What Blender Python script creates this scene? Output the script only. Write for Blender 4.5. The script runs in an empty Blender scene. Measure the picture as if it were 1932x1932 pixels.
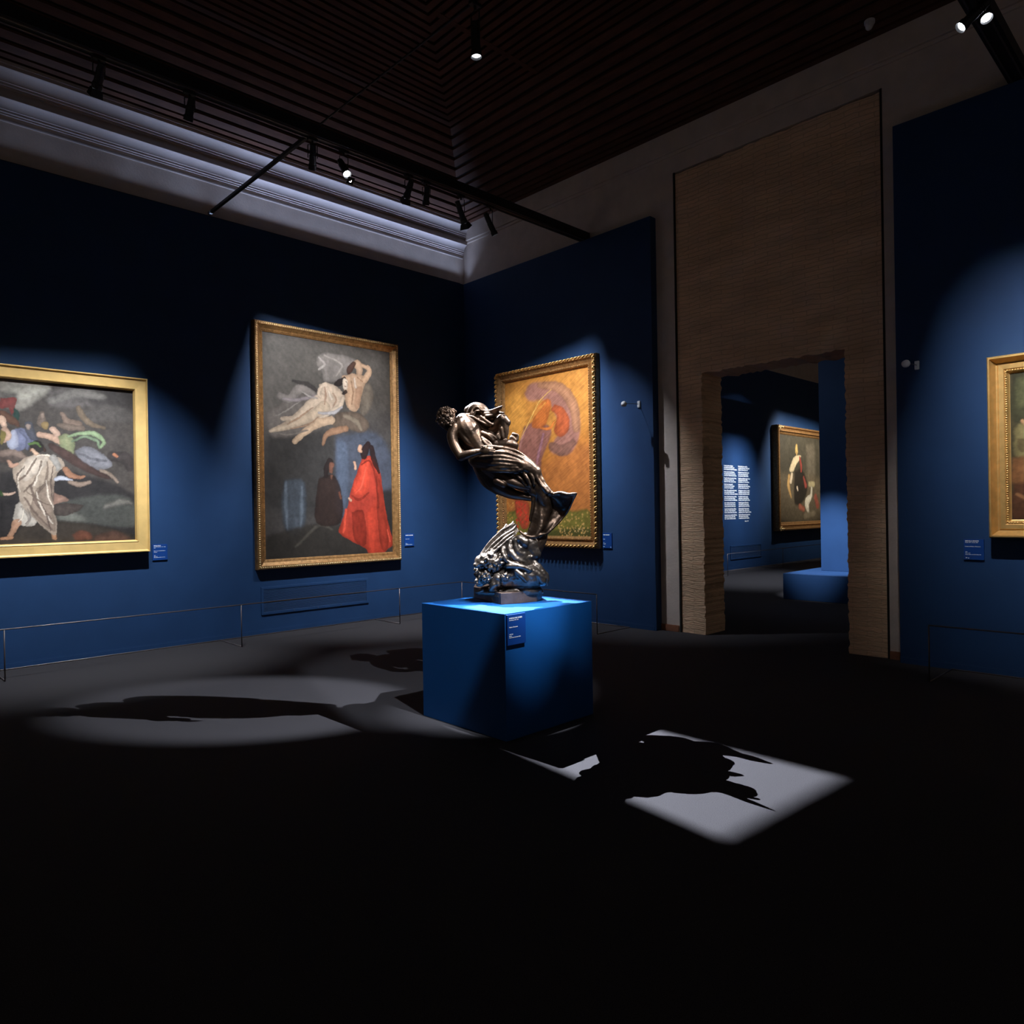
import bpy, bmesh, math, random
import numpy as np
from mathutils import Vector, Matrix, Euler
random.seed(7); rng = np.random.default_rng(11)
PI = math.pi
scene = bpy.context.scene
COL = scene.collection

# ------------------------------------------------------------------ materials
def new_mat(name):
    m = bpy.data.materials.new(name); m.use_nodes = True
    nt = m.node_tree; return m, nt, nt.nodes['Principled BSDF']

def srgb(h):
    h = h.lstrip('#'); v = [int(h[i:i+2], 16)/255 for i in (0, 2, 4)]
    return tuple(((c+.055)/1.055)**2.4 if c > .04045 else c/12.92 for c in v)

def mat_simple(name, col, rough=.6, metal=0, noise=0.0, nscale=20, bump=0.0, bscale=60, spec=.5, stretch=None, bdist=.01):
    m, nt, b = new_mat(name)
    b.inputs['Roughness'].default_value = rough; b.inputs['Metallic'].default_value = metal
    b.inputs['Specular IOR Level'].default_value = spec
    b.inputs['Base Color'].default_value = (*col, 1)
    tc = nt.nodes.new('ShaderNodeTexCoord'); mp = nt.nodes.new('ShaderNodeMapping')
    nt.links.new(tc.outputs['Object'], mp.inputs['Vector'])
    if stretch: mp.inputs['Scale'].default_value = stretch
    if noise:
        n = nt.nodes.new('ShaderNodeTexNoise'); n.inputs['Scale'].default_value = nscale; n.inputs['Detail'].default_value = 6
        r = nt.nodes.new('ShaderNodeValToRGB')
        r.color_ramp.elements[0].position = .3; r.color_ramp.elements[1].position = .7
        r.color_ramp.elements[0].color = (*[c*(1-noise) for c in col], 1)
        r.color_ramp.elements[1].color = (*[min(1, c*(1+noise)) for c in col], 1)
        nt.links.new(mp.outputs[0], n.inputs['Vector']); nt.links.new(n.outputs['Fac'], r.inputs['Fac'])
        nt.links.new(r.outputs['Color'], b.inputs['Base Color'])
    if bump:
        n = nt.nodes.new('ShaderNodeTexNoise'); n.inputs['Scale'].default_value = bscale; n.inputs['Detail'].default_value = 5
        bp = nt.nodes.new('ShaderNodeBump'); bp.inputs['Strength'].default_value = bump; bp.inputs['Distance'].default_value = bdist
        nt.links.new(mp.outputs[0], n.inputs['Vector']); nt.links.new(n.outputs['Fac'], bp.inputs['Height'])
        nt.links.new(bp.outputs['Normal'], b.inputs['Normal'])
    return m

def mat_emit(name, col, strength):
    m, nt, b = new_mat(name)
    b.inputs['Base Color'].default_value = (*col, 1)
    b.inputs['Emission Color'].default_value = (*col, 1); b.inputs['Emission Strength'].default_value = strength
    return m

M = {}
M['blue'] = mat_simple('blue_wall_paint', (.015, .050, .138), .62, noise=.06, nscale=3, bump=.05, bscale=180, spec=.25)
M['pedestal_blue'] = mat_simple('pedestal_paint', (.005, .080, .280), .55, noise=.05, nscale=3, bump=.04, bscale=150, spec=.25)
M['label'] = mat_simple('label_blue', (.006, .050, .24), .45, spec=.3)
M['plaster'] = mat_simple('grey_plaster', (.64, .54, .475), .9, noise=.07, nscale=5, bump=.25, bscale=35, spec=.2)
M['cornice'] = mat_simple('cornice_plaster', (.50, .44, .42), .85, noise=.05, nscale=5, bump=.1, bscale=40, spec=.2)
M['carpet'] = mat_simple('dark_carpet', (.044, .040, .043), .95, noise=.45, nscale=260, bump=.5, bscale=300, spec=.15, bdist=.003)
M['wood'] = mat_simple('dark_wood_slats', (.085, .034, .020), .6, noise=.25, nscale=4, spec=.3, stretch=(1, 1, 8))
M['void'] = mat_simple('backing_and_gap_shade', (.012, .010, .009), .9)
M['black'] = mat_simple('black_metal', (.012, .012, .013), .5, metal=.0, spec=.4)
M['rail'] = mat_simple('dark_steel', (.16, .13, .13), .45, metal=.7)
M['bronze'] = None
M['skirt'] = mat_simple('terracotta_skirting', (.26, .10, .05), .7, noise=.2, nscale=12)
M['white'] = mat_simple('white_plastic', (.75, .75, .78), .4)
M['text'] = mat_simple('white_lettering', (.85, .87, .9), .6)
M['gold'] = mat_simple('gilt_plain', (.84, .50, .17), .38, metal=.6, noise=.12, nscale=14, bump=.12, bscale=30)
M['goldlight'] = mat_simple('gilt_bright', (.93, .68, .34), .42, metal=.4, noise=.12, nscale=14, bump=.1, bscale=40)
M['goldbrown'] = mat_simple('gilt_walnut', (.24, .095, .035), .4, metal=.45, noise=.3, nscale=16, bump=.15, bscale=40)
M['goldold'] = mat_simple('gilt_aged', (.36, .19, .07), .40, metal=.55, noise=.35, nscale=24, bump=.3, bscale=60)
M['goldochre'] = mat_simple('gilt_ochre', (.80, .53, .19), .5, metal=.2, noise=.08, nscale=8, bump=.1, bscale=30)
M['plaque_ink'] = mat_simple('engraved_ink', (.16, .09, .02), .7)
M['backing'] = mat_simple('frame_back', (.05, .035, .02), .8)

def make_bronze(name, base, rough, patina):
    m, nt, b = new_mat(name)
    b.inputs['Metallic'].default_value = .88
    tc = nt.nodes.new('ShaderNodeTexCoord')
    n = nt.nodes.new('ShaderNodeTexNoise'); n.inputs['Scale'].default_value = 9; n.inputs['Detail'].default_value = 8
    r = nt.nodes.new('ShaderNodeValToRGB')
    r.color_ramp.elements[0].position = .35; r.color_ramp.elements[0].color = (*[c*.55 for c in base], 1)
    r.color_ramp.elements[1].position = .68; r.color_ramp.elements[1].color = (*[c*1.25 for c in base], 1)
    e = r.color_ramp.elements.new(.5); e.color = (*patina, 1)
    nt.links.new(tc.outputs['Object'], n.inputs['Vector']); nt.links.new(n.outputs['Fac'], r.inputs['Fac'])
    nt.links.new(r.outputs['Color'], b.inputs['Base Color'])
    mr = nt.nodes.new('ShaderNodeMapRange'); mr.inputs['To Min'].default_value = rough-.08; mr.inputs['To Max'].default_value = rough+.12
    nt.links.new(n.outputs['Fac'], mr.inputs['Value']); nt.links.new(mr.outputs[0], b.inputs['Roughness'])
    n2 = nt.nodes.new('ShaderNodeTexNoise'); n2.inputs['Scale'].default_value = 55; n2.inputs['Detail'].default_value = 6
    bp = nt.nodes.new('ShaderNodeBump'); bp.inputs['Strength'].default_value = .3; bp.inputs['Distance'].default_value = .006
    nt.links.new(tc.outputs['Object'], n2.inputs['Vector']); nt.links.new(n2.outputs['Fac'], bp.inputs['Height'])
    nt.links.new(bp.outputs['Normal'], b.inputs['Normal'])
    return m
M['bronze'] = make_bronze('dark_brown_bronze', (.115, .066, .039), .37, (.095, .060, .040))
M['bronze_grey'] = make_bronze('worn_grey_bronze', (.18, .140, .110), .37, (.13, .10, .078))
M['plate'] = mat_simple('plate_bronze', (.13, .085, .065), .5, metal=.6, noise=.3, nscale=12, bump=.2, bscale=50)

def make_brick():
    m, nt, b = new_mat('thin_roman_brick')
    b.inputs['Roughness'].default_value = .95; b.inputs['Specular IOR Level'].default_value = .15
    tc = nt.nodes.new('ShaderNodeTexCoord'); mp = nt.nodes.new('ShaderNodeMapping')
    mp.inputs['Rotation'].default_value = (PI/2, 0, 0)
    nt.links.new(tc.outputs['Object'], mp.inputs['Vector'])
    wob = nt.nodes.new('ShaderNodeTexNoise'); wob.inputs['Scale'].default_value = 3; wob.inputs['Detail'].default_value = 4
    nt.links.new(tc.outputs['Object'], wob.inputs['Vector'])
    va = nt.nodes.new('ShaderNodeVectorMath'); va.operation = 'MULTIPLY_ADD'
    va.inputs[1].default_value = (.09, .09, .09)
    nt.links.new(wob.outputs['Color'], va.inputs[0]); nt.links.new(mp.outputs[0], va.inputs[2])
    br = nt.nodes.new('ShaderNodeTexBrick'); br.inputs['Scale'].default_value = 1.0
    br.inputs['Brick Width'].default_value = .30; br.inputs['Row Height'].default_value = .052
    br.inputs['Mortar Size'].default_value = .006; br.inputs['Mortar Smooth'].default_value = .6
    br.inputs['Color1'].default_value = (.84, .58, .39, 1); br.inputs['Color2'].default_value = (.78, .55, .37, 1)
    br.inputs['Mortar'].default_value = (.66, .46, .31, 1)
    nt.links.new(va.outputs[0], br.inputs['Vector'])
    n = nt.nodes.new('ShaderNodeTexNoise'); n.inputs['Scale'].default_value = 1.3; n.inputs['Detail'].default_value = 8
    mp2 = nt.nodes.new('ShaderNodeMapping'); mp2.inputs['Scale'].default_value = (1, 1, 3)
    nt.links.new(tc.outputs['Object'], mp2.inputs['Vector']); nt.links.new(mp2.outputs[0], n.inputs['Vector'])
    mx = nt.nodes.new('ShaderNodeMixRGB'); mx.blend_type = 'MULTIPLY'; mx.inputs['Fac'].default_value = .8
    rr = nt.nodes.new('ShaderNodeValToRGB'); rr.color_ramp.elements[0].position = .3; rr.color_ramp.elements[1].position = .72
    rr.color_ramp.elements[0].color = (.78, .75, .72, 1); rr.color_ramp.elements[1].color = (1.25, 1.2, 1.15, 1)
    nt.links.new(n.outputs['Fac'], rr.inputs['Fac']); nt.links.new(br.outputs['Color'], mx.inputs['Color1']); nt.links.new(rr.outputs['Color'], mx.inputs['Color2'])
    nt.links.new(mx.outputs[0], b.inputs['Base Color'])
    n3 = nt.nodes.new('ShaderNodeTexNoise'); n3.inputs['Scale'].default_value = 14; n3.inputs['Detail'].default_value = 8
    mp3 = nt.nodes.new('ShaderNodeMapping'); mp3.inputs['Scale'].default_value = (1, 1, 3.5)
    nt.links.new(tc.outputs['Object'], mp3.inputs['Vector']); nt.links.new(mp3.outputs[0], n3.inputs['Vector'])
    ad = nt.nodes.new('ShaderNodeMath'); ad.operation = 'ADD'
    nt.links.new(n3.outputs['Fac'], ad.inputs[0])
    iv = nt.nodes.new('ShaderNodeMath'); iv.operation = 'MULTIPLY'; iv.inputs[1].default_value = -.22
    nt.links.new(br.outputs['Fac'], iv.inputs[0]); nt.links.new(iv.outputs[0], ad.inputs[1])
    bp = nt.nodes.new('ShaderNodeBump'); bp.inputs['Strength'].default_value = .6; bp.inputs['Distance'].default_value = .02
    nt.links.new(ad.outputs[0], bp.inputs['Height']); nt.links.new(bp.outputs['Normal'], b.inputs['Normal'])
    return m
M['brick'] = make_brick()

def make_canvas(name, rough=.5):
    m, nt, b = new_mat(name)
    at = nt.nodes.new('ShaderNodeAttribute'); at.attribute_name = 'paint'
    tc = nt.nodes.new('ShaderNodeTexCoord')
    n = nt.nodes.new('ShaderNodeTexNoise'); n.inputs['Scale'].default_value = 22; n.inputs['Detail'].default_value = 8
    mp = nt.nodes.new('ShaderNodeMapping'); mp.inputs['Rotation'].default_value = (0, .6, 0); mp.inputs['Scale'].default_value = (1, 1, 2.5)
    nt.links.new(tc.outputs['Object'], mp.inputs['Vector']); nt.links.new(mp.outputs[0], n.inputs['Vector'])
    rr = nt.nodes.new('ShaderNodeValToRGB'); rr.color_ramp.elements[0].position = .3; rr.color_ramp.elements[1].position = .7
    rr.color_ramp.elements[0].color = (.93, .93, .93, 1); rr.color_ramp.elements[1].color = (1.05, 1.05, 1.05, 1)
    nt.links.new(n.outputs['Fac'], rr.inputs['Fac'])
    mx = nt.nodes.new('ShaderNodeMixRGB'); mx.blend_type = 'MULTIPLY'; mx.inputs['Fac'].default_value = 1
    nt.links.new(at.outputs['Color'], mx.inputs['Color1']); nt.links.new(rr.outputs['Color'], mx.inputs['Color2'])
    nt.links.new(mx.outputs[0], b.inputs['Base Color'])
    b.inputs['Roughness'].default_value = rough; b.inputs['Specular IOR Level'].default_value = .25
    return m
M['canvas'] = make_canvas('oil_on_canvas', .6)

# ------------------------------------------------------------------ helpers
def tag(o, label=None, cat=None, group=None, kind=None):
    if label: o['label'] = label
    if cat: o['category'] = cat
    if group: o['group'] = group
    if kind: o['kind'] = kind
    return o

def empty(name, loc, rotz=0, label=None, cat=None, group=None):
    o = bpy.data.objects.new(name, None); COL.objects.link(o)
    o.location = loc; o.rotation_euler = (0, 0, rotz); o.empty_display_size = .1
    return tag(o, label, cat, group)

def link_mesh(name, me, mats, parent=None, loc=None, smooth=False):
    if not isinstance(mats, (list, tuple)): mats = [mats]
    me.materials.clear()
    for m in mats: me.materials.append(m)
    if smooth: me.polygons.foreach_set('use_smooth', [True]*len(me.polygons))
    o = bpy.data.objects.new(name, me); COL.objects.link(o)
    if parent: o.parent = parent
    if loc is not None: o.location = loc
    return o

class MB:
    """collects shapes, links them as one mesh"""
    def __init__(s): s.v = []; s.f = []; s.mi = []; s.cur = 0
    def add(s, vs, fs):
        o = len(s.v); s.v += [tuple(p) for p in vs]; s.f += [tuple(i+o for i in f) for f in fs]; s.mi += [s.cur]*len(fs)
    def box(s, a, b, mat=None):
        x0, y0, z0 = a; x1, y1, z1 = b
        vs = [(x, y, z) for x in (x0, x1) for y in (y0, y1) for z in (z0, z1)]
        if mat is not None: vs = [tuple(mat @ Vector(v)) for v in vs]
        s.add(vs, [(0, 1, 3, 2), (4, 6, 7, 5), (0, 4, 5, 1), (2, 3, 7, 6), (0, 2, 6, 4), (1, 5, 7, 3)])
    def tube(s, pts, rad, n=10, caps=True, round_ends=False):
        pts = [Vector(p) for p in pts]
        rad = list(rad) if hasattr(rad, '__len__') else [rad]*len(pts)
        if round_ends:
            d0 = (pts[0]-pts[1]).normalized(); d1 = (pts[-1]-pts[-2]).normalized()
            pre = [(pts[0]+d0*rad[0]*math.sin(a), max(rad[0]*math.cos(a), 1e-4)) for a in (1.5, 1.15, .7, .35)]
            post = [(pts[-1]+d1*rad[-1]*math.sin(a), max(rad[-1]*math.cos(a), 1e-4)) for a in (.35, .7, 1.15, 1.5)]
            pts = [p for p, _ in pre]+pts+[p for p, _ in post]; rad = [r for _, r in pre]+rad+[r for _, r in post]
        up = None; rings = []
        for i, p in enumerate(pts):
            a = pts[max(i-1, 0)]; b = pts[min(i+1, len(pts)-1)]
            t = (b-a)
            t = t.normalized() if t.length > 1e-9 else Vector((0, 0, 1))
            if up is None: up = t.orthogonal().normalized()
            up = (up - t*up.dot(t)); up = up.normalized() if up.length > 1e-6 else t.orthogonal().normalized()
            w = t.cross(up)
            rings.append([p+(up*math.cos(2*PI*k/n)+w*math.sin(2*PI*k/n))*rad[i] for k in range(n)])
        vs = [v for r in rings for v in r]; fs = []
        for i in range(len(rings)-1):
            for k in range(n):
                fs.append((i*n+k, i*n+(k+1) % n, (i+1)*n+(k+1) % n, (i+1)*n+k))
        if caps:
            fs.append(tuple(range(n-1, -1, -1))); fs.append(tuple((len(rings)-1)*n+k for k in range(n)))
        s.add(vs, fs)
    def sphere(s, c, r, nu=10, nv=6, sc=(1, 1, 1)):
        c = Vector(c); vs = [c+Vector((0, 0, r*sc[2]))]
        for j in range(1, nv):
            a = PI*j/nv
            for k in range(nu):
                b = 2*PI*k/nu; vs.append(c+Vector((r*sc[0]*math.sin(a)*math.cos(b), r*sc[1]*math.sin(a)*math.sin(b), r*sc[2]*math.cos(a))))
        vs.append(c-Vector((0, 0, r*sc[2]))); fs = []
        for k in range(nu): fs.append((0, 1+k, 1+(k+1) % nu))
        for j in range(nv-2):
            for k in range(nu):
                fs.append((1+j*nu+k, 1+(j+1)*nu+k, 1+(j+1)*nu+(k+1) % nu, 1+j*nu+(k+1) % nu))
        L = len(vs)-1
        for k in range(nu): fs.append((L, 1+(nv-2)*nu+(k+1) % nu, 1+(nv-2)*nu+k))
        s.add(vs, fs)
    def prism(s, poly, z0, z1):
        n = len(poly); vs = [(x, y, z0) for x, y in poly]+[(x, y, z1) for x, y in poly]
        fs = [tuple(range(n-1, -1, -1)), tuple(range(n, 2*n))]+[(i, (i+1) % n, n+(i+1) % n, n+i) for i in range(n)]
        s.add(vs, fs)
    def mesh(s, name):
        me = bpy.data.meshes.new(name); me.from_pydata(s.v, [], s.f); me.validate(); me.update()
        if any(s.mi) and len(me.polygons) == len(s.mi): me.polygons.foreach_set('material_index', s.mi)
        return me
    def build(s, name, mats, parent=None, loc=None, smooth=False, bevel=0, fix=True):
        me = s.mesh(name)
        if fix:
            bm = bmesh.new(); bm.from_mesh(me); bmesh.ops.recalc_face_normals(bm, faces=bm.faces); bm.to_mesh(me); bm.free()
        o = link_mesh(name, me, mats, parent, loc, smooth)
        if bevel:
            b = o.modifiers.new('bevel', 'BEVEL'); b.width = bevel; b.segments = 2; b.limit_method = 'ANGLE'
        return o

def baked(o):
    """apply an object's modifiers without operators"""
    dg = bpy.context.evaluated_depsgraph_get()
    me = bpy.data.meshes.new_from_object(o.evaluated_get(dg))
    return me

def text_obj(body, size, mat, parent, loc, name='lettering', rot=(PI/2, 0, 0), spacing=1.0, extrude=.0006, bold=0.0, align='LEFT', width=1.0):
    cu = bpy.data.curves.new('t', 'FONT'); cu.body = body; cu.size = size; cu.extrude = extrude; cu.space_line = spacing
    cu.offset = bold; cu.align_x = align; cu.resolution_u = 2
    t = bpy.data.objects.new('t', cu); COL.objects.link(t)
    bpy.context.view_layer.update()
    me = bpy.data.meshes.new_from_object(t.evaluated_get(bpy.context.evaluated_depsgraph_get()))
    bpy.data.objects.remove(t); bpy.data.curves.remove(cu)
    R = Euler(rot).to_matrix().to_4x4() @ Matrix.Diagonal((width, 1, 1, 1))
    me.transform(Matrix.Translation(loc) @ R)
    return link_mesh(name, me, mat, parent)

# ------------------------------------------------------------------ the room
XL, YB, ZP = -9.2475, 7.862, 5.418          # face of left blue wall, back blue wall, their height
XPL, YPL = -9.37, 7.985                      # plaster behind them
ZC = 6.43                                    # plaster top
RX, RY = 3.2, -4.6                           # extent of the room behind the camera

def struct(name, mb, mats, **k):
    o = mb.build(name, mats, **k); o['kind'] = 'structure'; return o

m = MB(); m.box((XPL-.3, RY, -.1), (RX, 24.5, 0)); struct('floor', m, M['carpet'])
# left side: plaster wall, blue false wall in front of it
m = MB(); m.box((XPL-.3, RY, 0), (XPL, YPL+.5, ZC+.4)); struct('wall_left_upper', m, M['plaster'])
m = MB(); m.box((XPL, RY, 0), (XL, YPL, ZP)); struct('wall_left', m, M['blue'])
m = MB(); m.box((XL, RY, .0), (XL+.008, YB, .058)); m.cur = 1; m.box((XL-.001, RY, .058), (XL+.002, YB, .071))  # second box: dark strip painting in the shadow gap above the skirting
struct('baseboard_left', m, [M['blue'], M['void']])
# back: plaster wall with tall brick bay and doorway
BX0, BX1, BTOP = -5.185, -2.678, 5.915
DX0, DX1, DTOP = -4.835, -3.085, 3.285
YJ = 8.47
m = MB()
for a, b in (((XPL, YPL, 0), (BX0, YJ, ZC+.4)), ((BX1, YPL, 0), (RX, YJ, ZC+.4)), ((BX0, YPL, BTOP), (BX1, YJ, ZC+.4))): m.box(a, b)
struct('wall_back_upper', m, M['plaster'])
m = MB(); m.box((XL-.1, YB, 0), (-5.475, YPL, ZP)); struct('wall_back', m, M['blue'])
m = MB(); m.box((-2.53, YB, 0), (RX, YPL, ZP)); struct('wall_back_right', m, M['blue'])
m = MB()
for x0, x1 in ((XL, -5.50), (-2.53, RX)):
    m.cur = 0; m.box((x0, YB-.008, 0), (x1, YB, .058)); m.cur = 1; m.box((x0, YB-.002, .058), (x1, YB+.001, .071))  # dark strip on top stands in for the shadow gap
struct('baseboard_back', m, [M['blue'], M['void']])
m = MB()
for x0, x1 in ((-5.475, BX0-.02), (BX1+.012, -2.53)): m.box((x0, YPL-.018, 0), (x1, YPL, .085))
struct('baseboard_doorway', m, M['skirt'], bevel=.004)
# fascia band on the back plaster
m = MB(); m.box((XPL, YPL-.055, 6.17), (RX, YPL, ZC+.3)); m.box((XPL, YPL-.030, 6.13), (RX, YPL, 6.17))
struct('trim_back', m, M['plaster'], bevel=.008)
# cornice on the left wall: run a moulded profile
prof = [(0, 5.895), (.016, 5.896), (.018, 5.908), (.0, 5.93), (-.004, 5.962), (.024, 5.964), (.020, 5.984), (.040, 5.986), (.034, 6.010), (.052, 6.012)]
for i in range(10):
    a = i/9*1.45; prof.append((.052+.095*(1-math.cos(a)), 6.012+.085*math.sin(a)))
prof += [(.140, 6.100), (.098, 6.205), (.128, 6.207), (.122, 6.226), (.150, 6.228), (.144, 6.256), (.160, 6.258)]
for i in range(10):
    a = i/9*1.45; prof.append((.160+.10*(1-math.cos(a)), 6.258+.105*math.sin(a)))
prof += [(.262, 6.368), (.250, 6.405), (.27, 6.408), (.27, ZC+.02), (-.01, ZC+.02)]
m = MB(); n = len(prof); y0, y1 = RY, YPL-.03
vs = [(XPL+p[0]*.9, y, p[1]) for y in (y0, y1) for p in prof]
m.add(vs, [(i, (i+1) % n, n+(i+1) % n, n+i) for i in range(n)]+[tuple(range(n)), tuple(range(2*n-1, n-1, -1))])
struct('trim_left', m, M['cornice'])

# brick bay with ragged opening
def ragged(p, q, step=.055, amp=.016, axis=0, seed=1):
    r = random.Random(seed); out = []
    L = math.dist(p, q); k = max(2, int(L/step))
    for i in range(k+1):
        t = i/k; x = p[0]+(q[0]-p[0])*t; z = p[1]+(q[1]-p[1])*t
        if 0 < i < k:
            j = r.uniform(-amp, amp)
            if axis == 0: x += j
            else: z += j
        out.append((x, z))
    return out
m = MB(); yf = YPL+.014
top = ragged((BX0, BTOP-.02), (BX1, BTOP-.02), .09, .012, 1, 3)
lj = ragged((DX0, .0), (DX0, DTOP), .032, .010, 0, 5)
hd = ragged((DX0, DTOP), (DX1, DTOP), .05, .016, 1, 6)
rj = ragged((DX1, DTOP), (DX1, .0), .032, .010, 0, 7)
def slab(outline, mbx, y0, y1):
    n = len(outline); vs = [(x, y, z) for y in (y0, y1) for x, z in outline]
    mbx.add(vs, [tuple(range(n)), tuple(range(2*n-1, n-1, -1))]+[(i, (i+1) % n, n+(i+1) % n, n+i) for i in range(n)])
slab([(BX0, .0)]+[(BX0, DTOP)]+lj[::-1], m, yf, YJ)
slab([(BX1, DTOP)]+[(BX1, 0)]+rj[::-1], m, yf, YJ)
slab([(BX0, DTOP)]+top+[(BX1, DTOP)]+hd[::-1], m, yf, YJ)
struct('wall_back_brick', m, M['brick'])
# narrow black strips painting in the shadow gaps either side of the brick
m = MB()
for x in (BX0, BX1): m.box((x-.011, YPL-.004, .0), (x+.011, YPL+.02, BTOP))
struct('brick_gap_shade', m, M['void'])

# ceiling: sloped cove then flat field of dark slats mitred on the diagonal
PROF = [(0.0, 6.43), (.42, 6.45), (1.42, 7.06)]     # inset from wall, height
FLATZ = 7.06
def cz(d):
    if d >= 1.42: return FLATZ
    for (a, za), (b, zb) in zip(PROF, PROF[1:]):
        if a <= d <= b: return za+(zb-za)*(d-a)/(b-a)
m = MB()
def quad(m, vs): m.add(vs, [(0, 1, 2, 3)])
ds = [0, .42, 1.42]
FX, FY = RX-XPL, YPL-RY
for a, b in zip(ds, ds[1:]):
    za, zb = cz(a)+.035, cz(b)+.035
    quad(m, [(XPL+a, RY, za), (XPL+a, YPL-a, za), (XPL+b, YPL-b, zb), (XPL+b, RY, zb)])
    quad(m, [(XPL+a, YPL-a, za), (RX, YPL-a, za), (RX, YPL-b, zb), (XPL+b, YPL-b, zb)])
z = FLATZ+.035
quad(m, [(XPL+1.42, RY, z), (XPL+1.42, YPL-1.42, z), (RX, YPL-1.42, z), (RX, RY, z)])
struct('ceiling', m, M['void'], fix=False)
m = MB(); pitch = .118; w = .078; th = .028
k = 0
d = .05
while d < 11.5:
    za, zb = cz(d), cz(min(d+w, 99))
    # slats parallel to the left wall
    x0, x1 = XPL+d, XPL+d+w; yA, yB = YPL-d, YPL-d-w
    if yB > RY and x1 < RX:
        vs = []
        for x, yy, zz in ((x0, yA, za), (x1, yB, zb)):
            for y in (RY, yy):
                for dz in (0, th): vs.append((x, y, zz+dz))
        m.add(vs, [(0, 2, 6, 4), (1, 5, 7, 3), (0, 1, 3, 2), (4, 6, 7, 5), (0, 4, 5, 1), (2, 3, 7, 6)])
        vs = []
        for y, xx, zz in ((yA, x0, za), (yB, x1, zb)):
            for x in (xx, RX):
                for dz in (0, th): vs.append((x, y, zz+dz))
        m.add(vs, [(0, 4, 6, 2), (1, 3, 7, 5), (0, 2, 3, 1), (4, 5, 7, 6), (0, 1, 5, 4), (2, 6, 7, 3)])
    d += pitch
struct('ceiling_slats', m, M['wood'])
m = MB()
for x in (-6.2, -3.7, -1.2): m.box((x-.035, YPL-(x-XPL)+.15, FLATZ-.002), (x+.035, YPL-1.45, FLATZ+.02))
struct('trim_ceiling', m, M['wood'])

# room beyond the doorway
XF = -9.30
m = MB(); m.box((XF-.2, YJ+.02, 0), (XF, 24.4, 5.34)); struct('wall_far_left', m, M['blue'])
m = MB(); m.box((XF-.5, YJ, 0), (XF-.2, 24.4, 8)); m.box((XF-.5, 24.2, 0), (3, 24.5, 8)); struct('wall_far_upper', m, M['plaster'])
m = MB(); m.box((XF-.5, YJ, 7.6), (-5.5, 24.4, 7.8)); struct('ceiling_far', m, M['plaster'])
m = MB(); m.box((XF, YJ+.02, 0), (XF+.01, 24.3, .07)); m.cur = 1; m.box((XF, YJ+.02, .07), (XF+.004, 24.3, .085))  # shadow gap over the far skirting put in as a dark strip
struct('baseboard_far', m, [M['blue'], M['void']])

# ------------------------------------------------------------------ plinth and panel beyond
t = empty('display_plinth', (-5.72, 11.99, 0), 0, 'low blue plinth with a tall blue upright panel, seen through the doorway', 'plinth')
m = MB(); m.box((0, 0, 0), (3.4, 2.2, .445)); m.build('plinth_base', M['blue'], t, bevel=.006)
m = MB(); m.box((.30, .86, .446), (3.1, 1.06, 5.0)); m.build('upright_panel', M['blue'], t, bevel=.004)

# ------------------------------------------------------------------ pedestal
PX0, PX1, PY0, PY1, PH = -4.58, -3.628, 3.41, 4.345, .885
t = empty('pedestal', ((PX0+PX1)/2, (PY0+PY1)/2, 0), 0, 'blue cube pedestal carrying the bronze group, centre of the room', 'pedestal')
hx, hy = (PX1-PX0)/2, (PY1-PY0)/2
m = MB(); m.box((-hx, -hy, 0), (hx, hy, PH)); m.build('pedestal_body', M['pedestal_blue'], t, bevel=.003)

# ------------------------------------------------------------------ exhibit labels
def exhibit_label(w, h, loc, rotz, label, lines, group=None):
    """lines: (text, size, x, z_from_top, bold)"""
    t = empty('exhibit_label', loc, rotz, label, 'label', 'exhibit labels beside the works')
    m = MB(); m.box((-w/2, -.016, -h/2), (w/2, 0, h/2)); m.build('label_plate', M['label'], t, bevel=.0015)
    for body, size, x, zt, bold in lines:
        text_obj(body, size, M['text'], t, (-w/2+x, -.0168, h/2-zt), bold=bold)
    return t
exhibit_label(.178, .212, (PX1, 3.508, .771), PI/2, 'blue label with white lettering on the pedestal corner, under the bronze group',
  [('ROMOLO DEL GOBBO', .0125, .016, .029, .0006), ('Ascoli Piceno, 1849 - 1921', .0085, .016, .041, .0003), ('Paolo e Francesca', .0115, .016, .090, .0003),
   ('1895-1900', .0085, .016, .139, .0003), ('Bronzo', .0085, .016, .150, .0003), ('Ascoli Piceno, Pinacoteca Civica', .0085, .016, .161, .0003)])
exhibit_label(.170, .192, (XL, 2.972, 1.168), PI/2, 'blue label with white lettering beside the wide ochre gilt frame',
  [('VITALE SALA', .014, .014, .022, .0008), ('Cernusco Lombardone, 1803 - Milano', .0088, .014, .035, .0003), ('1835', .0088, .014, .048, .0003),
   ('Dante sviene al racconto di Paolo e', .0092, .014, .082, .0003), ('Francesca', .0092, .014, .096, .0003),
   ('1823', .0085, .014, .138, .0003), ('Olio su tela', .0085, .014, .149, .0003), ('Milano, Accademia di Belle Arti di Brera', .0078, .014, .160, .0003)])
exhibit_label(.174, .194, (XL, 6.658, 1.169), PI/2, 'blue label with white lettering right of the tall painting with the red robed figure',
  [('GIUSEPPE FRASCHERI', .0145, .014, .028, .001), ('Dante e Virgilio', .011, .014, .084, .0003),
   ('1846', .009, .014, .150, .0003), ('Olio su tela', .009, .014, .161, .0003), ('Genova, Galleria d\'Arte Moderna', .009, .014, .172, .0003)])
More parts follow.
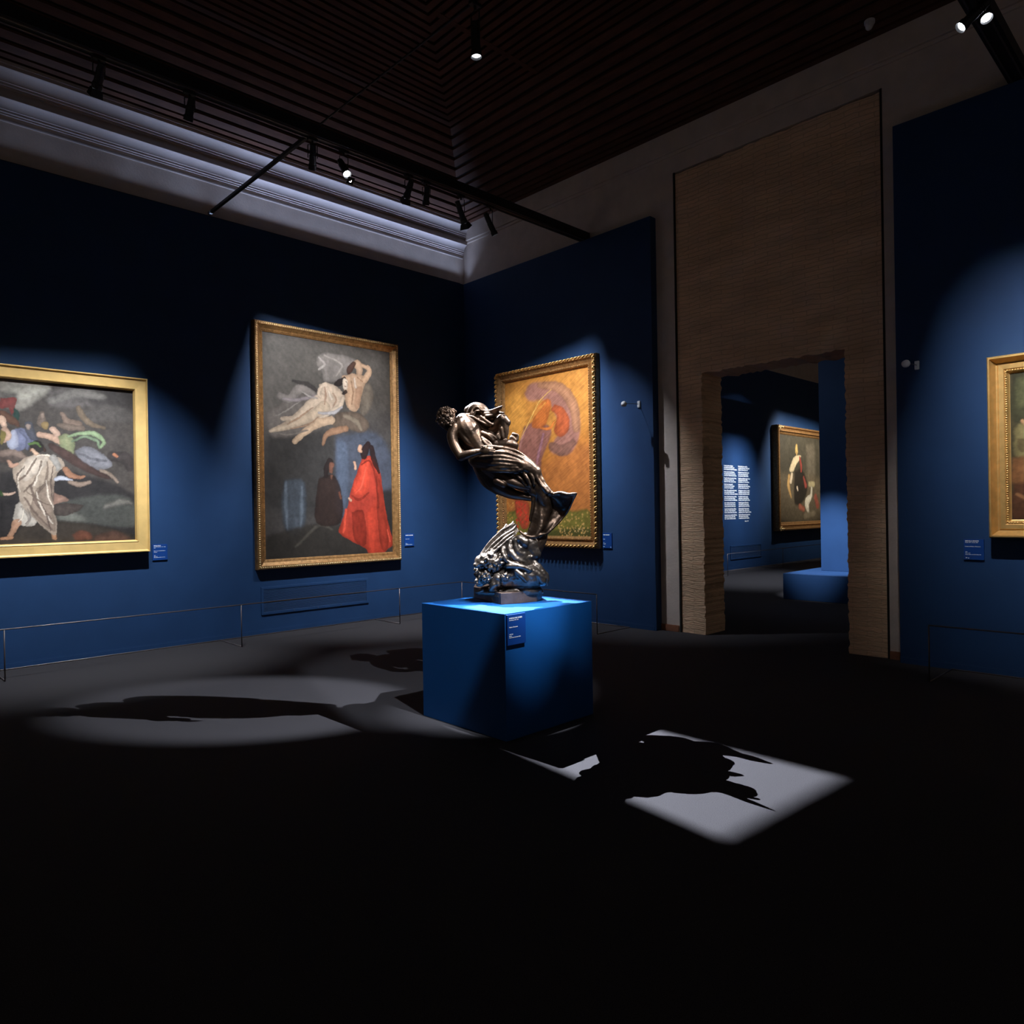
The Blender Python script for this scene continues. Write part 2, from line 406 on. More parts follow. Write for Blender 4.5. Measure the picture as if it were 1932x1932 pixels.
exhibit_label(.160, .210, (-6.255, YB, 1.165), 0, 'blue label with white lettering right of the orange painting in the carved frame',
  [('GINO PREVIATI', .0155, .012, .030, .001), ('Sogno', .012, .012, .088, .0003), ('1909', .009, .012, .135, .0003), ('Olio su tela', .009, .012, .146, .0003),
   ('Collezione', .009, .012, .157, .0003), ('Milano', .009, .012, .190, .0003), ('26', .014, .135, .198, .0008)])
exhibit_label(.165, .195, (-1.870, YB, 1.163), 0, 'blue label with white lettering left of the cropped gold frame at the right edge',
  [('NICOLA MONTI', .0155, .012, .022, .0008), ('Pistoia, 1780 - Cortona, 1864', .0088, .012, .034, .0003), ("L'ombra di Paolo e Francesca", .0108, .010, .072, .0003),
   ('1810', .0088, .012, .122, .0003), ('Olio su tela', .0088, .012, .134, .0003), ('Firenze, Galleria degli Uffizi, Palazzo Pitti', .0078, .012, .147, .0003), ('24', .014, .014, .180, .0006), ('25', .010, .034, .182, .0006)])

# ------------------------------------------------------------------ paintings
def vnoise(x, y, seed):
    r = np.random.default_rng(seed); T = r.random((128, 128))
    xi = np.floor(x).astype(int); yi = np.floor(y).astype(int); fx = x-xi; fy = y-yi
    fx = fx*fx*(3-2*fx); fy = fy*fy*(3-2*fy); g = lambda a, b: T[a % 128, b % 128]
    return (g(xi, yi)*(1-fx)+g(xi+1, yi)*fx)*(1-fy)+(g(xi, yi+1)*(1-fx)+g(xi+1, yi+1)*fx)*fy

def segdist(X, Y, a, b):
    ax, ay = a; bx, by = b; dx, dy = bx-ax, by-ay
    t = np.clip(((X-ax)*dx+(Y-ay)*dy)/(dx*dx+dy*dy+1e-12), 0, 1)
    return np.hypot(X-ax-t*dx, Y-ay-t*dy), t

def catmull(P, n):
    P = np.array(P, float); k = len(P)
    if k < 3:
        t = np.linspace(0, 1, n*(k-1)+1)[:, None]; return P[0]*(1-t)+P[-1]*t
    Q = np.vstack([2*P[0]-P[1], P, 2*P[-1]-P[-2]]); out = []
    for i in range(k-1):
        p0, p1, p2, p3 = Q[i:i+4]
        for j in range(n):
            t = j/n
            out.append(.5*((2*p1)+(-p0+p2)*t+(2*p0-5*p1+4*p2-p3)*t*t+(-p0+3*p1-3*p2+p3)*t**3))
    out.append(P[-1]); return np.array(out)

def canvas_mesh(w, h, ops, base, step, warp=.006, seed=1, brush=.12, gain=1.0, streak=None, sat=1.0):
    nx, nz = int(w/step)+1, int(h/step)+1
    X, Z = np.meshgrid(np.linspace(-w/2, w/2, nx), np.linspace(-h/2, h/2, nz)); X = X.ravel(); Z = Z.ravel()
    Xw = X+(vnoise(X*14+50, Z*14+50, seed)-.5)*warp*2+(vnoise(X*40+50, Z*40+50, seed+1)-.5)*warp
    Zw = Z+(vnoise(X*14+90, Z*14+70, seed+2)-.5)*warp*2+(vnoise(X*40+90, Z*40+70, seed+3)-.5)*warp
    fr = (vnoise(X*110+60, Z*110+40, seed+4)-.5)*.0075; gr = (vnoise(X*110+20, Z*110+80, seed+5)-.5)*.0075
    Xw = Xw+fr; Zw = Zw+gr
    C = np.tile(np.array(srgb(base)), (len(X), 1))
    for op in ops:
        col = np.array(srgb(op[1])); soft = max(op[2], .004)
        if op[0] == 'p':
            P = catmull(op[3]+[op[3][0]], 4)[:-1]; inside = np.zeros(len(X), bool); D = np.full(len(X), 1e9)
            x0, z0 = P.min(0)-soft; x1, z1 = P.max(0)+soft
            s = (Xw > x0) & (Xw < x1) & (Zw > z0) & (Zw < z1)
            if not s.any(): continue
            xs, zs = Xw[s], Zw[s]; ins = np.zeros(len(xs), bool); dd = np.full(len(xs), 1e9)
            for i in range(len(P)):
                a, b = P[i], P[(i+1) % len(P)]
                d, _ = segdist(xs, zs, a, b); dd = np.minimum(dd, d)
                cr = ((a[1] > zs) != (b[1] > zs)); 
                xi = (b[0]-a[0])*(zs-a[1])/(b[1]-a[1]+1e-12)+a[0]; ins ^= cr & (xs < xi)
            sd = np.where(ins, -dd, dd); al = np.clip(.5-sd/(soft), 0, 1)
            if soft < .06: col = col*(.74+.34*np.clip(-sd/.055, 0, 1)+.22*(vnoise(xs*30+60, zs*7+60, 17)-.5))[:, None]
        elif op[0] == 's':
            pts = [(*p, wd) for p, wd in zip(op[3], op[4])]; P = catmull(pts, 5)
            lo = P[:, :2].min(0)-P[:, 2].max()-soft; hi = P[:, :2].max(0)+P[:, 2].max()+soft
            s = (Xw > lo[0]) & (Xw < hi[0]) & (Zw > lo[1]) & (Zw < hi[1])
            if not s.any(): continue
            xs, zs = Xw[s], Zw[s]; sd = np.full(len(xs), 1e9)
            for i in range(len(P)-1):
                d, tt = segdist(xs, zs, P[i, :2], P[i+1, :2]); sd = np.minimum(sd, d-(P[i, 2]*(1-tt)+P[i+1, 2]*tt))
            al = np.clip(.5-sd/soft, 0, 1)
            if soft < .06: col = col*(.66+.46*np.clip(-sd/(P[:, 2].max()*.75+1e-4), 0, 1)**.7)[:, None]
        else:
            (xa, za, xb, zb), cnt, rad = op[3], op[4], op[5]; r = np.random.default_rng(cnt+int(rad*1e5))
            s = (X > min(xa, xb)-.05) & (X < max(xa, xb)+.05) & (Z > min(za, zb)-.05) & (Z < max(za, zb)+.05)
            xs, zs = X[s], Z[s]; al = np.zeros(len(xs))
            for _ in range(cnt):
                cx, cy = r.uniform(min(xa, xb), max(xa, xb)), r.uniform(min(za, zb), max(za, zb)); rr = rad*r.uniform(.6, 1.2)
                al = np.maximum(al, np.clip(1.3-np.hypot(xs-cx, zs-cy)/rr, 0, 1)*r.uniform(.6, 1))
        al = (al*al*(3-2*al))[:, None]; al = al*.93; C[s] = C[s]*(1-al)+col*al
    nz_ = .6*vnoise(X*30+9+Z*12, Z*30+9-X*18, seed+7)+.4*vnoise(X*90+33, Z*90+21, seed+9)
    if streak is not None:
        ca, sa = math.cos(streak), math.sin(streak); A_ = X*ca+Z*sa; B_ = -X*sa+Z*ca
        nz_ = .6*vnoise(A_*7+60, B_*70+60, seed+11)+.4*vnoise(A_*14+30, B_*130+90, seed+12)
    lum = C.mean(1, keepdims=True); C = lum+(C-lum)*sat
    mid = .5*vnoise(X*9+30, Z*9+30, seed+13)+.5*vnoise(X*26+30+Z*8, Z*20+30, seed+14)
    C *= (1+(nz_-.5)*2*brush+(mid-.5)*.5)[:, None]*gain
    me = bpy.data.meshes.new('canvas')
    V = np.stack([X, np.zeros_like(X), Z], 1)
    idx = np.arange(nx*nz).reshape(nz, nx)
    F = np.stack([idx[:-1, :-1].ravel(), idx[:-1, 1:].ravel(), idx[1:, 1:].ravel(), idx[1:, :-1].ravel()], 1)
    me.from_pydata(V.tolist(), [], F.tolist()); me.update()
    at = me.color_attributes.new('paint', 'FLOAT_COLOR', 'POINT')
    at.data.foreach_set('color', np.concatenate([np.clip(C, 0, 1), np.ones((len(C), 1))], 1).astype(np.float32).ravel())
    return me

def frame_sweep(w, h, prof, mb):
    """prof: (inset from outer edge, height off the wall, material slot)"""
    n = len(prof)
    for i in range(n-1):
        (a, ha, s), (b, hb, _) = prof[i], prof[i+1]; mb.cur = s
        ra = [(-w/2+a, -ha, -h/2+a), (w/2-a, -ha, -h/2+a), (w/2-a, -ha, h/2-a), (-w/2+a, -ha, h/2-a)]
        rb = [(-w/2+b, -hb, -h/2+b), (w/2-b, -hb, -h/2+b), (w/2-b, -hb, h/2-b), (-w/2+b, -hb, h/2-b)]
        mb.add(ra+rb, [(k, (k+1) % 4, 4+(k+1) % 4, 4+k) for k in range(4)])

def rect_path(w, h, inset, pitch):
    out = []
    x, z = w/2-inset, h/2-inset
    for (a, b, ax) in (((-x, -z), (x, -z), 0), ((x, -z), (x, z), 1), ((x, z), (-x, z), 0), ((-x, z), (-x, -z), 1)):
        L = math.dist(a, b); k = max(1, round(L/pitch))
        for i in range(k): t = (i+.5)/k; out.append((a[0]+(b[0]-a[0])*t, a[1]+(b[1]-a[1])*t, ax, 1 if (b[0]-a[0]+b[1]-a[1]) > 0 else -1))
    return out

def painting(loc, rotz, w, h, prof, mats, canvas, label, name='framed_painting'):
    t = empty(name, loc, rotz, label, 'painting', 'framed paintings on the blue walls')
    m = MB(); frame_sweep(w, h, prof, m); fr = m.build('frame', mats, t, fix=False)
    inset = prof[-1][0]
    c = link_mesh('canvas', canvas, M['canvas'], t, (0, -prof[-1][1]-.001, 0))
    m = MB(); m.box((-w/2+.02, -.02, -h/2+.02), (w/2-.02, 0, h/2-.02)); m.build('backing_board', M['backing'], t)
    return t, fr

OPS1 = [('p','8a8378',0.069,[(0.079,0.883),(0.436,0.885),(0.536,0.804),(0.399,0.672),(0.244,0.554),(0.075,0.641)]),('p','a09a8c',0.046,[(0.141,0.801),(0.402,0.829),(0.536,0.817),(0.434,0.727),(0.267,0.659),(0.182,0.702)]),('p','55504c',0.069,[(0.077,0.743),(0.225,0.732),(0.202,0.627),(0.075,0.628)]),('p','5a5350',0.072,[(0.514,0.801),(0.865,0.838),(1.109,0.725),(0.862,0.647),(0.545,0.619)]),('p','3a3533',0.072,[(0.63,0.907),(1.368,0.891),(1.363,0.564),(1.107,0.599),(0.863,0.743)]),('s','6a645e',0.048,[(0.546,0.685),(0.804,0.791),(1.06,0.776)],[0.048,0.06,0.036]),('s','4e4844',0.0625,[(0.86,0.524),(1.107,0.599),(1.35,0.563)],[0.0625,0.0875,0.075]),('p','2c2828',0.06,[(0.064,-0.11),(0.615,-0.082),(1.375,-0.346),(1.366,-0.887),(0.054,-0.859)]),('p','4a4a44',0.0625,[(0.564,-0.429),(1.092,-0.347),(1.36,-0.432),(1.356,-0.716),(0.842,-0.675),(0.56,-0.642)]),('p','6b6a60',0.05,[(0.585,-0.536),(0.725,-0.524),(0.866,-0.649),(0.606,-0.643)]),('s','6e685f',0.0405,[(1.065,-0.486),(1.218,-0.431),(1.334,-0.446)],[0.027,0.0351,0.0135]),('p','3c332a',0.046,[(0.056,-0.707),(0.56,-0.642),(0.963,-0.692),(1.367,-0.83),(1.366,-0.915),(0.053,-0.885)]),('p','6b3a24',0.03,[(0.721,-0.794),(0.793,-0.755),(0.888,-0.772),(0.911,-0.855),(0.767,-0.863)]),('p','55382b',0.0375,[(0.937,-0.815),(1.161,-0.767),(1.314,-0.885),(0.96,-0.898)]),('p','2a2626',0.036,[(0.06,-0.415),(0.187,-0.402),(0.25,-0.519),(0.225,-0.738),(0.054,-0.809)]),('p','5c4c44',0.023,[(0.068,0.119),(0.238,0.114),(0.313,0.04),(0.129,-0.006),(0.066,0.005)]),('s','7d675a',0.0192,[(0.088,0.082),(0.195,0.099),(0.28,0.051)],[0.036,0.0408,0.024]),('p','6b6f8c',0.0192,[(0.198,0.344),(0.285,0.363),(0.372,0.303),(0.393,0.226),(0.315,0.183),(0.238,0.114),(0.174,0.163)]),('s','595c74',0.0115,[(0.263,0.322),(0.327,0.248),(0.303,0.143)],[0.023,0.0276,0.0138]),('p','9b9db0',0.0096,[(0.133,0.263),(0.187,0.343),(0.229,0.268),(0.228,0.165),(0.174,0.124),(0.132,0.173)]),('p','7e2f2a',0.0066,[(0.076,0.666),(0.208,0.686),(0.218,0.629),(0.179,0.497),(0.148,0.571),(0.074,0.564)]),('p','1f4038',0.0072,[(0.201,0.576),(0.244,0.528),(0.232,0.436),(0.189,0.459)]),('s','5a3a28',0.0092,[(0.094,0.515),(0.147,0.468),(0.199,0.421),(0.231,0.385)],[0.0299,0.0391,0.0345,0.0184]),('s','c9a184',0.0072,[(0.088,0.451),(0.103,0.388)],[0.036,0.0312]),('s','b89074',0.0072,[(0.113,0.338),(0.144,0.263),(0.101,0.21)],[0.0336,0.0264,0.0192]),('p','8a7a30',0.0088,[(0.071,0.335),(0.123,0.3),(0.1,0.197),(0.069,0.183)]),('s','6b5a4e',0.0144,[(0.453,0.532),(0.446,0.439)],[0.0288,0.048]),('s','8c7565',0.01,[(0.455,0.525),(0.453,0.506)],[0.0225,0.02]),('s','7a6353',0.012,[(0.642,0.547),(0.693,0.457),(0.787,0.437)],[0.0216,0.0408,0.0528]),('s','6c5a4c',0.015,[(0.599,0.424),(0.692,0.404),(0.834,0.4)],[0.0175,0.0375,0.0325]),('s','6a5844',0.0175,[(0.802,0.628),(0.848,0.523),(0.931,0.448),(1.054,0.415)],[0.0275,0.0325,0.025,0.0175]),('s','46464e',0.012,[(0.329,0.405),(0.35,0.302),(0.393,0.252)],[0.036,0.0432,0.024]),('s','8c776a',0.0072,[(0.324,0.391),(0.329,0.366)],[0.0216,0.0168]),('s','8a6f3c',0.0096,[(0.474,0.415),(0.485,0.389)],[0.036,0.0264]),('s','b58c70',0.0104,[(0.427,0.307),(0.54,0.274),(0.62,0.238)],[0.0312,0.0338,0.0286]),('s','b9937a',0.0072,[(0.553,0.367),(0.586,0.316)],[0.0312,0.036]),('s','a88468',0.01,[(0.689,0.242),(0.706,0.149),(0.688,0.121)],[0.025,0.02,0.0125]),('p','7d8258',0.0175,[(0.597,0.29),(0.691,0.323),(0.76,0.246),(0.734,0.096),(0.665,0.147),(0.619,0.185)]),('s','7f9468',0.013,[(0.702,0.297),(0.833,0.345),(0.966,0.34),(1.052,0.262),(1.013,0.191)],[0.013,0.0208,0.026,0.0208,0.013]),('s','66785a',0.013,[(0.736,0.245),(0.857,0.306),(0.978,0.272),(1.001,0.19)],[0.0104,0.0156,0.0182,0.0104]),('p','77747a',0.0208,[(0.758,0.138),(0.855,0.197),(0.976,0.162),(1.099,0.07),(1.135,-0.012),(1.022,-0.071),(0.9,-0.033),(0.804,0.031)]),('s','5c5a60',0.013,[(0.806,0.113),(0.926,0.063),(1.073,0.041)],[0.0104,0.013,0.0104]),('s','8a7462',0.0156,[(1.022,-0.071),(1.121,-0.124),(1.189,-0.207)],[0.0208,0.0182,0.0156]),('s','46302a',0.02,[(0.538,0.181),(0.687,0.081),(0.875,-0.048),(1.095,-0.153)],[0.0375,0.05,0.0425,0.02]),('s','3a3230',0.027,[(1.137,0.099),(1.277,0.077),(1.327,-0.035)],[0.054,0.0675,0.0405]),('s','a0603a',0.0108,[(1.156,0.121),(1.188,0.101)],[0.0189,0.0162]),('p','b9ac9c',0.012,[(0.197,-0.467),(0.262,-0.428),(0.36,-0.481),(0.38,-0.664),(0.27,-0.687),(0.173,-0.621)]),('s','8c7f72',0.0096,[(0.251,-0.48),(0.315,-0.584),(0.292,-0.675)],[0.0096,0.0144,0.012]),('s','b5825e',0.0072,[(0.205,-0.647),(0.172,-0.736),(0.139,-0.799)],[0.0408,0.0264,0.0216]),('s','b0794e',0.0069,[(0.155,-0.812),(0.065,-0.815)],[0.0184,0.0138]),('s','a8744c',0.0075,[(0.536,-0.747),(0.546,-0.827)],[0.0225,0.025]),('p','a8927c',0.0072,[(0.182,-0.03),(0.335,0.066),(0.391,0.095),(0.525,0.074),(0.617,0.051),(0.662,-0.027),(0.603,-0.083),(0.568,-0.163),(0.542,-0.35),(0.551,-0.482),(0.572,-0.616),(0.564,-0.788),(0.49,-0.759),(0.358,-0.611),(0.272,-0.493),(0.23,-0.402),(0.221,-0.273),(0.18,-0.145)]),('p','8b7563',0.0096,[(0.385,-0.285),(0.544,-0.19),(0.54,-0.482),(0.559,-0.748),(0.446,-0.692),(0.327,-0.52)]),('p','c3af9a',0.0096,[(0.313,0.04),(0.402,0.082),(0.502,0.047),(0.433,-0.087),(0.309,-0.195),(0.255,-0.17),(0.235,-0.093)]),('s','6e5a4c',0.0088,[(0.39,0.043),(0.322,-0.09),(0.233,-0.196)],[0.0063,0.0113,0.0075]),('s','6e5a4c',0.0088,[(0.434,0.018),(0.398,-0.154),(0.275,-0.325)],[0.0063,0.0113,0.0075]),('s','715d4f',0.0088,[(0.49,0.007),(0.476,-0.192),(0.361,-0.402)],[0.0063,0.0125,0.0075]),('s','6a564a',0.0096,[(0.331,-0.246),(0.383,-0.429),(0.515,-0.614)],[0.0072,0.0144,0.0096]),('s','cbb9a4',0.0072,[(0.385,-0.324),(0.438,-0.508),(0.537,-0.668)],[0.0072,0.0108,0.0072]),('s','6a564a',0.0092,[(0.274,-0.377),(0.381,-0.559),(0.525,-0.734)],[0.0069,0.0103,0.0069]),('s','cbb9a4',0.0072,[(0.357,0.015),(0.278,-0.13)],[0.0072,0.0072]),('s','cbb9a4',0.0072,[(0.445,-0.034),(0.364,-0.246)],[0.0072,0.0096]),('s','d8c4ac',0.006,[(0.391,0.069),(0.492,0.079),(0.559,0.049)],[0.006,0.0096,0.006]),('s','5f4e43',0.006,[(0.547,-0.031),(0.521,-0.217),(0.541,-0.416)],[0.0036,0.0084,0.0048]),('s','5f4e43',0.0057,[(0.279,-0.04),(0.223,-0.144),(0.222,-0.261)],[0.0034,0.0069,0.0034]),('s','d2bea8',0.0062,[(0.476,-0.192),(0.496,-0.35),(0.551,-0.522)],[0.005,0.0087,0.005]),('s','6a5748',0.006,[(0.297,-0.325),(0.417,-0.416),(0.529,-0.469)],[0.0036,0.0072,0.0036]),('s','cdb9a2',0.0046,[(0.257,-0.092),(0.223,-0.196),(0.242,-0.325)],[0.0035,0.0058,0.0035]),('s','5c4a40',0.006,[(0.417,-0.416),(0.482,-0.587),(0.513,-0.747)],[0.0036,0.0072,0.0048]),('s','d8c8b4',0.0048,[(0.272,-0.506),(0.26,-0.584),(0.216,-0.634)],[0.0048,0.0072,0.0048]),('s','7b7068',0.0048,[(0.305,-0.493),(0.326,-0.585),(0.281,-0.662)],[0.0036,0.006,0.0036]),('s','3a241a',0.0048,[(0.393,0.213),(0.437,0.176),(0.47,0.125)],[0.0168,0.0192,0.012]),('s','8c5a3c',0.0048,[(0.342,0.145),(0.336,0.119)],[0.0072,0.006]),('s','8e8880',0.01,[(0.548,0.049),(0.593,-0.03),(0.58,-0.083)],[0.0375,0.03,0.0125]),('s','a06a48',0.0075,[(0.661,-0.068),(0.719,-0.133),(0.802,-0.159),(0.85,-0.144)],[0.03,0.03,0.02,0.015]),('s','b58468',0.0072,[(0.14,0.007),(0.171,-0.043),(0.214,-0.022)],[0.0144,0.024,0.0168]),('p','2a2622',0.006,[(0.326,0.209),(0.393,0.239),(0.448,0.203),(0.447,0.124),(0.38,0.108),(0.337,0.158)]),('s','4f6a30',0.006,[(0.326,0.196),(0.382,0.212),(0.426,0.175)],[0.012,0.0144,0.0096]),('s','c09878',0.0048,[(0.358,0.133),(0.391,0.095)],[0.0168,0.0216]),('p','98705c',0.012,[(0.554,-0.323),(0.657,-0.376),(0.691,-0.416),(0.586,-0.443),(0.546,-0.456)]),('p','463a34',0.0144,[(0.552,-0.456),(0.679,-0.443),(0.833,-0.471),(0.724,-0.565),(0.561,-0.575)]),('s','a9a9b4',0.01,[(0.567,-0.177),(0.637,-0.162),(0.73,-0.194)],[0.0175,0.0225,0.01]),('s','8a7260',0.0156,[(0.706,-0.214),(0.8,-0.24),(0.897,-0.211)],[0.0208,0.0286,0.0182]),('s','b9957c',0.0057,[(0.082,-0.339),(0.135,-0.351),(0.199,-0.325)],[0.0138,0.0138,0.0057]),('s','2f4a20',0.0072,[(0.061,-0.326),(0.077,-0.351)],[0.0192,0.0144])]
